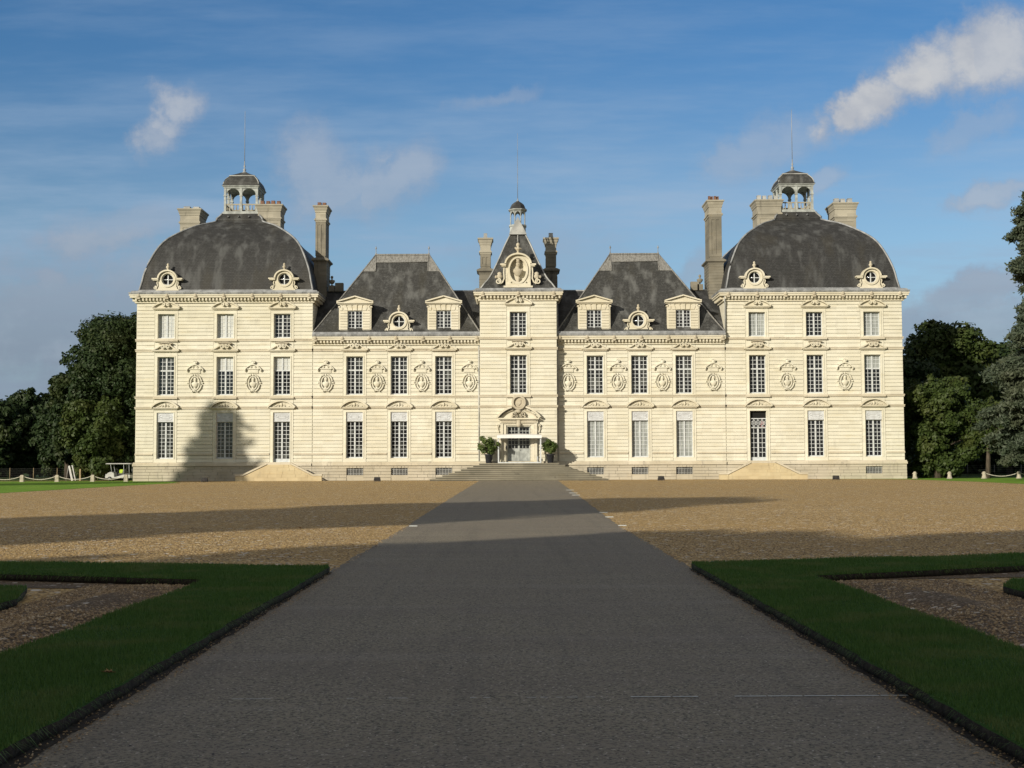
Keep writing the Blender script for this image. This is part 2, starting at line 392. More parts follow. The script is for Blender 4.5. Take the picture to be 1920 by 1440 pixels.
def window(xc, z0, z1, yf, rows, transom=None, door=False, curt=None, hw=HW, parent=None, depth=.30, name='window'):
    h = z1-z0; key = 'window_%.2f_%.2f_%s_%s_%s' % (hw, h, rows, transom, door)
    nm = 'door' if door else name
    wo = link(nm, shared(key, lambda: window_mb(hw, h, rows, transom, door), 'white_paint'), parent or CH, (xc, yf+depth, z0))
    if parent: pass
    if curt is None: curt = [(0, 1, 'glass_pane')]
    for lo, hi, mt in curt:
        k2 = 'pane_%.2f_%.2f_%.2f_%.2f_%s' % (hw, h, lo, hi, mt)
        link('pane', shared(k2, lambda: pane_mb(hw, h, lo, hi), mt), wo, (xc, yf+depth, z0))
    return wo

def arc(x0, x1, z0, rise, n=16, a=0, b=1):
    L = (x1-x0)/2; R = (L*L+rise*rise)/(2*rise); cx = (x0+x1)/2; cz = z0+rise-R; t = math.asin(L/R)
    return [(cx+R*sin(-t+2*t*(a+(b-a)*i/n)), cz+R*cos(-t+2*t*(a+(b-a)*i/n))) for i in range(n+1)]
def volute(cx, cz, r, s, turns=1.6, n=22):      # spiral; s=+1 curls right-hand side
    return [(cx+s*r*(1-.72*i/n)*cos(PI/2+2*PI*turns*i/n), cz+r*(1-.72*i/n)*sin(PI/2+2*PI*turns*i/n)) for i in range(n+1)]
def pediment_mb(kind):
    mb = MB(); W = 1.36
    mb.box(-W+.12, W-.12, -.2, -.02, 0, .09); mb.box(-W, W, -.32, -.02, .09, .19)
    if kind == 'low':
        h = .50
        mb.prism([(-W+.1,.19)]+[(W-.1,.19)]+arc(-W+.1, W-.1, .19, h)[::-1][1:-1], -.12, -.02)
        mb.band(arc(-W, W, .22, h+.05, a=0, b=.40), .12, -.36, -.122); mb.band(arc(-W, W, .22, h+.05, a=.60, b=1), .12, -.36, -.122)
        for s in (-1, 1): mb.band(volute(s*.22, .50, .17, s), .075, -.42, -.122); mb.lathe([(.05,-.0),(.05,.04)], s*.22, -.28, .48, 8)
    elif kind == 'swan':
        def sw(s): return [(s*(W-.02-(W-.42)*t), .22+.48*(t**1.7)) for t in [i/12 for i in range(13)]]
        for s in (-1, 1):
            p = sw(s); 
            if s < 0: mb.band(p, .12, -.36, -.122, t2=.1)
            else: mb.band(p[::-1], .1, -.36, -.122, t2=.12)
            mb.band(volute(s*.25, .52, .225, s), .085, -.44, -.122); mb.lathe([(.06,0),(.06,.05)], s*.25, -.28, .49, 8)
        mb.prism([(-W+.1,.19),(W-.1,.19),(.45,.55),(-.45,.55)], -.12, -.02)
    elif kind == 'arch':
        h = .66
        mb.band(arc(-W, W, .17, h, 20), .15, -.42, -.122); mb.prism([(-W+.1,.19)]+[(W-.1,.19)]+arc(-W+.1, W-.1, .19, h-.1)[::-1][1:-1], -.12, -.02)
        mb.band(arc(-W+.32, W-.32, .24, h-.24, 14), .05, -.2, -.122)
        mb.lathe([(.02,-.2),(.1,-.16),(.15,-.04),(.16,.06),(.13,.15),(.04,.2)], 0, -.17, .40, 8, .85, .7)
        for s in (-1, 1): mb.band([(s*.16,.42),(s*.3,.5),(s*.42,.4),(s*.62,.30),(s*.8,.26)][::s], .09, -.22, -.122); mb.band(volute(s*.30,.32,.09,s,1.2,10), .05, -.24, -.122)
    return mb
def pediment(xc, yf, kind, z):
    link('pediment', shared('pediment_'+kind, lambda: pediment_mb(kind), 'stone_trim'), CH, (xc, yf-.012, z))
def block_over(xc, yf, z):      # small crest standing on the first-floor pediments of the end pavilions
    def f():
        mb = MB(); mb.prism([(-.45,0),(.45,0),(.58,.2),(-.58,.2)], -.3, -.02); mb.band(arc(-.66,.66,.22,.1,8), .09, -.4, -.02); return mb
    link('crest_block', shared('crest_block', f, 'stone_carved'), CH, (xc, yf-.012, z))
def panel(xc, yf):
    def f():
        mb = MB(); h = zpan[1]-zpan[0]; w = HW-.01
        mb.box(-w, w, .03, .12, 0, h); 
        for a, b, c, d in ((-w,w,0,.07),(-w,w,h-.07,h),(-w,-w+.07,.07,h-.07),(w-.07,w,.07,h-.07)): mb.box(a, b, .0, .028, c, d)
        mb.band([(-.5,.2),(.5,.2),(.62,.3),(.62,h-.3),(.5,h-.2),(-.5,h-.2),(-.62,h-.3),(-.62,.3)], .045, .0, .028, closed=True)
        mb.band([(-.36,.34),(.36,.34),(.36,h-.34),(-.36,h-.34)], .035, .0, .028, closed=True)
        for s in (-1, 1): mb.lathe([(.07,-.0),(.07,.02)], s*.49, .015, h/2, 8)
        mb.box(-w, w, -.015, .03, h-.0, h+.0)
        return mb
    link('carved_panel', shared('carved_panel', f, 'grey_panel'), CH, (xc, yf+.06, zpan[0]))

def bust_mb(s=1.0):
    mb = MB(); pr = [(.14,-.62),(.17,-.60),(.15,-.55),(.07,-.50),(.08,-.44),(.17,-.40),(.27,-.28),(.37,-.12),(.38,.0),(.30,.08),(.11,.13),(.08,.19),(.085,.25),(.14,.31),(.165,.41),(.16,.5),(.12,.58),(.03,.62)]
    mb.lathe([(r*s, z*s) for r, z in pr], 0, 0, 0, 12, 1, .62)
    mb.lathe([(.005*s,-.03*s),(.03*s,-.02*s),(.03*s,.02*s),(.01*s,.05*s)], 0, -.10*s, .42*s, 6)
    return mb
def medallion(xc, yf):
    z0 = zp(716.5); 
    def f():
        mb = MB(); a, b = .60, .86; N = 28
        el = lambda ra, rb, s=0, e=1, n=N: [(ra*cos(2*PI*(s+(e-s)*i/n)), rb*sin(2*PI*(s+(e-s)*i/n))) for i in range(n+1)]
        mb.band(el(.47, .70)[:-1], .10, -.26, -.02, closed=True)
        mb.band(el(.66, .86)[:-1], .05, -.14, -.02, closed=True)
        for s, e in ((.03,.21),(.29,.47),(.53,.71),(.79,.97)): mb.band(el(.72, .92, s, e, 8), .09, -.24, -.02); 
        for sx in (-1, 1): mb.lathe([(.0,-.1),(.09,-.06),(.1,.05),(.0,.1)], sx*.80, -.14, .02, 8); mb.band(volute(sx*.30,.80,.1,sx,1.1,8), .05, -.26, -.02)
        mb.band(arc(-.3,.3,-.95,.12,6), .09, -.24, -.02); mb.lathe([(.01,-.12),(.1,-.05),(.1,.05),(.01,.12)], 0, -.16, .84, 8)
        # tablet and hood
        mb.box(-.55, .55, -.10, -.02, 1.04, 1.44); mb.box(-.43, .43, -.13, -.102, 1.12, 1.36)
        mb.box(-.68, .68, -.26, -.02, 1.44, 1.53)
        mb.prism([(-.62,1.532),(.62,1.532)]+arc(-.62,.62,1.532,.34,10)[::-1][1:-1], -.14, -.02)
        mb.band([(-.86,1.30),(-.84,1.45),(-.70,1.60),(-.48,1.78),(-.2,1.90),(0,1.94),(.2,1.90),(.48,1.78),(.70,1.60),(.84,1.45),(.86,1.30)], .10, -.40, -.02)
        for s in (-1, 1): mb.lathe([(.0,-.10),(.09,-.07),(.10,.04),(0,.09)], s*.84, -.2, 1.27, 8)
        for s in (-1, 1): mb.band(volute(s*.24,1.68,.10,s,1.2,9), .05, -.28, -.02)
        mb.lathe([(.02,-.24),(.13,-.19),(.2,-.05),(.19,.08),(.10,.19),(.02,.22)], 0, -.24, 2.08, 10)
        mb.band([(.21*cos(PI*i/8), 2.10+.25*sin(PI*i/8)) for i in range(9)], .07, -.36, -.02)
        return mb
    m = link('medallion', shared('medallion', f, 'stone'), CH, (xc, yf-.005, z0)); m.scale = (.93, .68, .95)
    link('bust', shared('bust', lambda: bust_mb(.98), 'stone'), m, (xc, yf-.16, z0-.02))

def cornice(x0, x1, yf, d0, d1, zc, zg, nb, left=True, right=True, depth=6, skips=()):
    mb = MB(); g = MB(); L = 1 if left else 0; Rr = 1 if right else 0
    P = .34; Q = .56; G = .66
    mb.box(x0-.16*L, x1+.16*Rr, yf-.16, yf+depth, d0-.10, d0+.10)
    mb.box(x0-.20*L, x1+.20*Rr, yf-.2, yf+depth, d0+.102, d1)
    mb.box(x0-Q*L, x1+Q*Rr, yf-Q, yf+depth, d1+.002, d1+(zc-d1)*.6); mb.box(x0-(Q+.07)*L, x1+(Q+.07)*Rr, yf-Q-.07, yf+depth, d1+(zc-d1)*.6+.002, zc)
    n = max(2, round((x1-x0+.4)/.345)); w = (x1-x0+.3*L+.3*Rr)/n
    for k in range(n):
        xx = x0-.15*L+(k+.5)*w
        mb.box(xx-.085, xx+.085, yf-P-.1, yf-.202, d0+.11, d1)
    for k in range(int(depth/.345)):
        yy = yf+.1+k*.345
        if left: mb.box(x0-P-.1, x0-.202, yy-.085, yy+.085, d0+.11, d1)
        if right: mb.box(x1+.202, x1+P+.1, yy-.085, yy+.085, d0+.11, d1)
    for k in range(nb):             # lion-mask brackets
        xx = x0+.3+(x1-x0-.6)*k/(nb-1)
        mb.lathe([(.02,-.2),(.13,-.16),(.19,-.02),(.18,.1),(.1,.19),(.02,.2)], xx, yf-Q-.03, (d1+zc)/2+.02, 8, 1, .7, 1)
        mb.box(xx-.16, xx+.16, yf-Q-.09, yf-Q-.002, d1-.14, d1+.1, 1)
    put(mb, 'cornice', ['stone_trim', 'stone_carved'], CH)
    gx0, gx1, gy = x0-G*L, x1+G*Rr, yf-G; h = zg-zc
    prof = [(0.06,0),(-.0,.10*1),(-.02,h*.55),(.16,h*.62),(.22,h),(.5,h+.06)]
    def rect(o, z): return (gx0+o*L, gx1-o*Rr, gy+o, yf+depth-(o if depth > 12 else 0), zc+.002+z)
    vs = []; fs = []
    for o_, z_ in prof: a, b_, c, d, z = rect(o_, z_); vs += [(a,c,z),(b_,c,z),(b_,d,z),(a,d,z)]
    for i in range(len(prof)-1):
        for k in range(4): fs.append((i*4+k, i*4+(k+1)%4, (i+1)*4+(k+1)%4, (i+1)*4+k))
    fs += [(3,2,1,0), [(len(prof)-1)*4+k for k in range(4)]]; g.add(vs, fs)
    R = random.Random(int(x0)); x = gx0+.3
    while x < gx1-.2: g.box(x-.012, x+.012, gy-.03, gy+.02, zc+.05, zc+h*.56); x += R.uniform(.5, .9)
    put(g, 'gutter', 'lead', CH)

# ---- dormers
def oculus_dormer(xc, yf, z0, s=1.0, n='dormer', back=2.6):
    d = MB(); cz = 1.12*s; r = .60*s
    A = [(-1.1,0),(1.1,0),(1.02,.12),(.92,.4),(.96,.85),(1.0,1.18)]+[(1.0*cos(a), 1.18+.86*sin(a)) for a in [PI*i/12 for i in range(1, 12)]]+[(-1.0,1.18),(-.96,.85),(-.92,.4),(-1.02,.12)]
    A = [(x*s, z*s) for x, z in A]
    d.ring_plate((0, cz), r, A, 0, .4)
    d.band([(r*1.22*cos(2*PI*i/28), cz+r*1.22*sin(2*PI*i/28)) for i in range(28)], .2*s, -.10, -.003, closed=True)
    d.band([(r*1.62*cos(PI*i/20), 1.2*s+r*1.42*sin(PI*i/20)) for i in range(21)], .15*s, -.30, .39)
    for q in (-1, 1):
        d.box(*sorted((q*.92*s, q*1.62*s)), -.30, .39, 1.10*s, 1.24*s); d.box(*sorted((q*.92*s, q*1.52*s)), -.24, .38, 1.0*s, 1.098*s)
        d.band(volute(q*1.30*s, .24*s, .19*s, q, 1.4, 12), .09*s, -.06, .3); d.band([(q*1.05*s,1.0*s),(q*1.12*s,.75*s),(q*1.05*s,.5*s),(q*1.12*s,.33*s),(q*1.26*s,.43*s)][::q], .1*s, -.03, .3)
    d.box(-1.2*s, 1.2*s, -.08, .42, -.1, .07)
    B = [(x*.9, z*.96) for x, z in A]; d.prism(B, .402, back, 1)
    o = put(d, 'dormer', ['stone_trim', 'slate'], CH, (xc, yf, z0))
    w = MB(); t = .055*s
    w.box(-t, t, .20, .26, cz-r, cz+r); w.box(-r, -t, .20, .26, cz-t*.6, cz+t*.6); w.box(t, r, .20, .26, cz-t*.6, cz+t*.6)
    w.band([(r*.96*cos(2*PI*i/24), cz+r*.96*sin(2*PI*i/24)) for i in range(24)], .07*s, .19, .27, closed=True)
    wo = put(w, 'round_window', 'white_paint', o, (xc, yf, z0))
    g = MB(); g.lathe([(r*.97, 0), (r*.97, .02)], n=24); me = g.mesh('pane', ['glass_dark'])
    gl = link('pane', me, o, (xc, yf+.30, z0+cz), (PI/2, 0, 0))
    f = MB(); f.lathe([(.16,0),(.2,.04),(.12,.1),(.08,.16),(.17,.26),(.2,.36),(.14,.46),(.08,.5),(.12,.58),(.11,.66),(.03,.74)], n=8)
    put(f, 'finial', 'stone_carved', o, (xc, yf+.1, z0+2.08*s))
    return o
def gable_dormer(xc, yf, z0, back=4.2):
    h = zp(581.5)-z0; H = zp(570)-z0; hw = .74; W = 1.52
    d = MB(); 
    for s in (-1, 1):
        a, b = sorted((s*hw, s*W)); d.box(a, b, .07, .5, 0, H)
        n = 8
        for k in range(n): z = H*.0+(h)*k/n; d.box(a+.02+(0 if s > 0 else .0), b-.02, 0, .068, z+.02, z+h/n-.02)
    d.box(-hw, hw, .07, .5, h, H)
    for k in range(-2, 3):
        x = k*.46; sk = k*.09; zt = H-.03; d.prism([(x-.19,h+.03),(x+.19,h+.03),(x+.19+sk,zt),(x-.19+sk,zt)], -.03 if k == 0 else 0, .068)
    for s in (-1, 1):
        d.box(*sorted((s*1.24, s*1.5)), 0, .068, h+.04, H-.03)
    W2 = 1.84; hp = .82
    d.box(-W2+.1, W2-.1, -.12, .5, H, H+.1); d.box(-W2, W2, -.26, .5, H+.102, H+.22)
    d.prism([(-W2+.2,H+.222),(W2-.2,H+.222),(0,H+hp-.1)], -.02, .5)
    d.band([(-W2,H+.29),(0,H+hp+.0)], .13, -.28, .5); d.band([(.0,H+hp+.0),(W2,H+.29)], .13, -.28, .5)
    d.prism([(-W+.04,0),(W-.04,0),(W-.04,H),(-W+.04,H)], .502, back, 1)
    d.prism([(-W2+.1,H+.0),(W2-.1,H+.0),(0,H+hp-.05)], .504, back, 1)
    for s in (-1, 1): d.box(*sorted((s*1.46, s*1.62)), .05, .45, 0, H-.3); d.box(*sorted((s*1.44, s*1.70)), .0, .47, H-.298, H-.14)
    o = put(d, 'dormer', ['stone_trim', 'slate'], CH, (xc, yf, z0))
    window(xc, z0+.06, z0+h, yf, (6,), None, hw=hw, parent=o, depth=.2)
    bk = MB(); bk.box(-hw, hw, .36, .49, 0, h); put(bk, 'interior_backing', 'interior', o, (xc, yf, z0))
    return o

# ---- chimneys
def chimney(xc, y0, z0, ztop, w, d, m='stone_chimney', zband=None, npots=3, pots='terracotta', potw=.4, poth=.4, flare=.32):
    mb = MB(); hx, hy = w/2, d/2; cy = y0+hy
    zs = ztop-1.75
    if zband:
        mb.box(xc-hx-.14, xc+hx+.14, cy-hy-.14, cy+hy+.14, z0, zband-.45)
        k = 0; z = z0+.3
        while z < zband-.7: mb.box(xc-hx-.165, xc+hx+.165, cy-hy-.165, cy+hy+.165, z, z+.26); z += .31
        mb.loft([(hx+.18,hy+.18,zband-.45),(hx+.22,hy+.22,zband-.3),(hx+.42,hy+.42,zband-.15),(hx+.42,hy+.42,zband-.02),(hx+.1,hy+.1,zband+.18)], xc, cy); z0 = zband+.1
    mb.box(xc-hx, xc+hx, cy-hy, cy+hy, z0, zs)
    # raised borders leave a sunk panel on each face
    e = .045; b = min(.26, hx*.36)
    zz0 = z0+.25
    for s in (-1, 1):
        mb.box(xc+s*(hx-b/2)-b/2, xc+s*(hx-b/2)+b/2, cy-hy-e, cy-hy-.002, zz0, zs-.02)
        mb.box(*sorted((xc+s*hx+s*.002, xc+s*(hx+e))), cy-hy-e, cy-hy+b, zz0, zs-.02); mb.box(*sorted((xc+s*hx+s*.002, xc+s*(hx+e))), cy+hy-b, cy+hy, zz0, zs-.02)
    mb.box(xc-hx+b, xc+hx-b, cy-hy-e, cy-hy-.002, zs-.3, zs-.02); mb.box(xc-hx+b, xc+hx-b, cy-hy-e, cy-hy-.002, zz0, zz0+.25)
    if w < 1.3: mb.box(xc-.06, xc+.06, cy-hy-e, cy-hy-.002, zz0+.25, zs-.3)
    F_ = flare
    mb.loft([(hx+.06,hy+.06,zs),(hx+.1,hy+.1,zs+.16),(hx+.17,hy+.17,zs+.18),(hx+.17,hy+.17,zs+.3),(hx+.05,hy+.05,zs+.42),(hx+.05,hy+.05,zs+1.0),(hx+.11,hy+.11,zs+1.02),(hx+.11,hy+.11,zs+1.14),
             (hx+F_*.6,hy+F_*.6,zs+1.34),(hx+F_*.7,hy+F_*.7,zs+1.5),(hx+F_,hy+F_,zs+1.6),(hx+F_,hy+F_,zs+1.73),(hx+F_-.1,hy+F_-.1,zs+1.75)], xc, cy, 1)
    o = put(mb, 'chimney', [m, 'stone_chimney_pale' if m != 'stone_pale' else m], CH)
    for k in range(npots):
        f = MB(); px = xc+(k-(npots-1)/2)*(2*hx/npots)*.98; q = potw/2
        f.loft([(q*1.12,q*1.5,0),(q,q*1.4,.08),(q*.8,q*1.2,poth*.9),(q*.9,q*1.3,poth*.92),(q*.9,q*1.3,poth)])
        put(f, 'chimney_pot', [pots], o, (px, cy-hy*.3+(k % 2)*.2, ztop))
    return o

# ---- lanterns
def spire(xc, yc, z0, hfin, htop, parent, s=1):
    f = MB(); k = hfin
    f.lathe([(.28*s,0),(.34*s,.03*k),(.16*s,.12*k),(.10*s,.2*k),(.2*s,.28*k),(.1*s,.36*k),(.06*s,.5*k),(.13*s,.6*k),(.06*s,.66*k),(.05*s,k)], n=8)
    f.lathe([(.035,k-.02),(.03,(htop)*.6),(.018,htop)], n=6)
    put(f, 'spire', 'lead', parent, (xc, yc, z0))
def square_lantern(xc, yc):
    hw = 1.8; z0, zrb, zrt, zsp, zt, ze = zp(398,140), zp(394,140), zp(380,140), zp(364,140), zp(351,140), zp(347,140)
    L = MB(); L.loft([(hw+.12,hw+.12,z0-.1),(hw+.12,hw+.12,z0+.15),(hw,hw,z0+.2),(hw,hw,zrb)], xc, yc)
    pw = .12
    posts = [(-1,-1),(0,-1),(1,-1),(1,0),(1,1),(0,1),(-1,1),(-1,0)]
    for a, b in posts:
        x, y = xc+a*(hw-pw), yc+b*(hw-pw); L.box(x-pw, x+pw, y-pw, y+pw, zrb, zsp+.02)
        L.box(x-pw-.05, x+pw+.05, y-pw-.05, y+pw+.05, zsp-.1, zsp+.02)
    def arch(side):
        n = 10; half = hw-pw
        for k in (-1, 1):
            c = k*half/2+0; r = half/2-pw
            for i in range(n):
                a0, a1 = PI*i/n, PI*(i+1)/n
                q = [(c-r*cos(a0), zsp+.02+r*sin(a0)), (c-r*cos(a1), zsp+.02+r*sin(a1)), (c-r*cos(a1), zt), (c-r*cos(a0), zt)]
                yield q
    for q in arch(0):
        for s in (-1, 1):
            yy = yc+s*(hw-pw)
            L.prism([(xc+a, b) for a, b in q], yy-.07, yy+.07)
            xx = xc+s*(hw-pw); vs = [(xx-.07, yc+a, b) for a, b in q]+[(xx+.07, yc+a, b) for a, b in q]
            L.add(vs, [(0,1,2,3),(7,6,5,4),(0,4,5,1),(1,5,6,2),(2,6,7,3),(3,7,4,0)])
    for a, b in posts:
        x, y = xc+a*(hw-pw), yc+b*(hw-pw); L.box(x-pw-.001, x+pw+.001, y-pw-.001, y+pw+.001, zsp+.022, zt)
    L.loft([(hw+.03,hw+.03,zt),(hw+.06,hw+.06,zt+.12),(hw+.17,hw+.17,ze),(hw+.17,hw+.17,ze+.06)], xc, yc)
    o = put(L, 'lantern', 'lantern_paint', CH)
    B = MB(); hb = hw-pw
    for s in (-1, 1):
        B.box(xc-hb, xc+hb, yc+s*hb-.06, yc+s*hb+.06, zrt-.12, zrt); B.box(xc+s*hb-.06, xc+s*hb+.06, yc-hb+.07, yc+hb-.07, zrt-.12, zrt)
        for k in range(10):
            t = -hb+(k+.5)*2*hb/10
            pr = [(.05,0),(.06,.05),(.035,.1),(.085,.22),(.06,.36),(.035,.5),(.06,zrt-.12-zrb)]
            B.lathe(pr, xc+t, yc+s*hb, zrb, 6); B.lathe(pr, xc+s*hb, yc+t, zrb, 6)
    put(B, 'balustrade', 'stone_chimney_pale', o)
    R = MB(); zk = zp(326.5,140); e = hw+.20; H = zk-ze-.06
    pf = [(e,0),(e,.05),(e-.12,.10),(e-.16,H*.3),(e-.30,H*.58),(e-.52,H*.82),(e-.74,H),(e-.66,H+.02),(e-.67,H+.09),(e-1.2,H+.34),(.28,H+.62)]
    R.loft([(a, a, ze+.06+b) for a, b in pf], xc, yc)
    put(R, 'lantern_roof', 'slate_mottled', o)
    # lead hip rolls
    Hh = MB()
    for sx in (-1, 1):
        for sy in (-1, 1): Hh.tube([(xc+sx*a, yc+sy*a, ze+.08+b) for a, b in pf[2:7]], .05)
    Hh.loft([(e-.64,e-.64,ze+.06+H),(e-.64,e-.64,ze+.06+H+.1)], xc, yc)
    put(Hh, 'lead_roll', 'lead_pale', o)
    spire(xc, yc, ze+.06+H+.6, 1.3, zp(205,141)-zp(322,141), o)

# ---- domed end pavilions
def dome(xc, x0, x1, side):
    yc = YW+8.85
    px = [(259.4,540),(262.5,526),(267,509),(277.3,486),(293.3,461),(311.7,444.9),(339.2,431.2),(366.7,421),(389.6,416.4),(402,413),(410,409.5),(419,403),(421.7,397)]
    secs = []
    for x, y in px:
        k = (x-960)/F; w = (-28.7-141.85*k)/(1-k)
        if y < 412: w = {409.5: 2.45, 403: 2.1, 397: 1.95}[y]
        secs.append((w, w, zp(y, yc-w)))
    secs[0] = (8.72, 8.72, Z['gut']+.05)
    secs[-1] = (1.95, 1.95, zp(398,140)-.08)
    # smooth curve through the measured sections
    out = []
    for i in range(len(secs)-1):
        p0 = secs[max(0, i-1)]; p1 = secs[i]; p2 = secs[i+1]; p3 = secs[min(len(secs)-1, i+2)]
        for j in range(3):
            t = j/3; cr = lambda a, b, c, d: .5*((2*b)+(-a+c)*t+(2*a-5*b+4*c-d)*t*t+(-a+3*b-3*c+d)*t**3)
            w = cr(p0[0], p1[0], p2[0], p3[0]); z = cr(p0[2], p1[2], p2[2], p3[2]); out.append((w, w, z))
    out.append(secs[-1])
    D = MB()
    for k in range(4):          # four smooth faces with crisp hips
        sg = [(-1,-1),(1,-1),(1,1),(-1,1)]; a, b = sg[k], sg[(k+1) % 4]; vs = []; M = 1
        for w, _, z in out: vs += [(xc+a[0]*w, yc+a[1]*w, z), (xc+b[0]*w, yc+b[1]*w, z)]
        D.add(vs, [(2*i, 2*i+1, 2*i+3, 2*i+2) for i in range(len(out)-1)], 0, True)
    ro = put(D, 'dome_roof', 'slate', CH)
    H = MB()
    for sx in (-1, 1):
        for sy in (-1, 1): H.tube([(xc+sx*w, yc+sy*w, z+.02) for w, _, z in out], .10)
    for k in (-1, 1): 
        for j in range(3): H.lathe([(.09,-.08),(.11,0),(.06,.1)], xc+(-1.2+j*1.1), yc-2.35, zp(406,140), 6)
    H.box(xc-8.75, xc+8.75, yc-8.84, yc-8.70, Z['gut']+.0, Z['gut']+.16)
    put(H, 'lead_roll', 'lead', ro)
    square_lantern(xc, yc)
    for k in (-1, 1): oculus_dormer(xc+k*5.85, YW+.02, zp(541.5), .95)

A_ops = lambda door: (lambda i: [zr2, zr3, (zpl[1] if i == door else zr1[0], zpan[1])])
def tower(x0, x1, bays, meds, door, side):
    A = bays
    wall(x0, x1, YW, Z['dent0']-.1, A, A_ops(door), strings, YW+17.7)
    string_courses(x0, x1, YW, A, strings)
    cornice(x0, x1, YW, Z['dent0'], Z['dent1'], Z['cor'], Z['gut'], 7, depth=17.7)
    for i, xc in enumerate(A):
        pediment(xc, YW, 'low', zp(579)); pediment(xc, YW, 'swan', zp(658)); block_over(xc, YW, zp(646.5)); pediment(xc, YW, 'arch', zp(765.5))
    for xc in meds: medallion(xc, YW)
XL = [xp(311,700), xp(421.9,700), xp(528.8,700)]; XR = [xp(1420.7,700), xp(1528.5,700), xp(1636.6,700)]
tx = (xp(254.5,720), xp(586,720)); rx = (xp(1360.5,720), xp(1694,720))
tower(tx[0], tx[1], XL, [xp(366,710), xp(474.7,710)], 2, 1); tower(rx[0], rx[1], XR, [xp(1475.7,710), xp(1583.8,710)], 0, -1)
dome(-28.7, *tx, 1); dome(30.25, *rx, -1)
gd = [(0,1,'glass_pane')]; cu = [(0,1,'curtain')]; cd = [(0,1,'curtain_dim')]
TR = .645
for i, xc in enumerate(XL):
    window(xc, *zr3, YW, (6,), curt=[cu, cu, gd][i]); window(xc, *zr2, YW, (6, 3), TR, curt=[gd, [(0,TR,'glass_dark'),(TR,1,'curtain')], [(0,TR,'glass_dark'),(TR,1,'curtain')]][i])
    panel(xc, YW)
    if i == 2: window(xc, zpl[1], zr1[1], YW, (9,), door=True)
    else: window(xc, *zr1, YW, (9,), curt=[(0,1,'glass_pane')])
for i, xc in enumerate(XR):
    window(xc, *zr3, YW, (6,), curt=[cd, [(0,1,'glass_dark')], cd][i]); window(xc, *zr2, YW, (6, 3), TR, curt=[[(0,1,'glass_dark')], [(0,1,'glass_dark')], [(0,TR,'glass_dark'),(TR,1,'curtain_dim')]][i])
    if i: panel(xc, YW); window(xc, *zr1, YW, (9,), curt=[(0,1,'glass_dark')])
# tall opening with an open fanlight, wrought-iron guard and glazed door
xc = XR[0]; zb = zp(803.5); zt = zp(785.5)
window(xc, zpl[1], zb, YW, (6,), door=True, curt=[(0,1,'glass_dark')])
g = MB(); w = HW
g.box(-w, w, 0, .06, zt-.09-zb, zt-zb); g.box(-w, w, -.02, .06, .0, .08)
for k in range(4):
    c = -w+(k+.5)*w/2; h = zt-zb
    g.band([(c-.17,.12),(c+.17,h-.13)], .035, 0, .03); g.band([(c+.17,.12),(c-.17,h-.13)], .035, .032, .06)
    g.band([(c+.12*cos(2*PI*i/12), h/2+.16*sin(2*PI*i/12)) for i in range(12)], .03, -.01, -.002, closed=True)
    g.box(c+w/4-.02, c+w/4+.02, 0, .05, .08, h-.09)
gu = put(g, 'window_guard', 'white_paint', CH, (xc, YW+.2, zb))
g = MB(); g.box(-w, w, .40, .44, .05, zp(772)-zb-.02); put(g, 'interior_backing', 'interior', CH, (xc, YW, zb))
R = random.Random(3); g = MB()
for k in range(30):
    a, b_ = R.gauss(.25, .09), R.gauss(.45, .15); g.lathe([(.01,-.05),(.05,0),(.01,.05)], a, R.uniform(-.05,.05), b_, 5)
put(g, 'flowers', 'pink_petals', CH, (xc+.15, YW+.28, zb))
plinth(tx[0], tx[1], YW, [], .12, 0); plinth(rx[0], rx[1], YW, [xp(1638,885)], 0, .12)

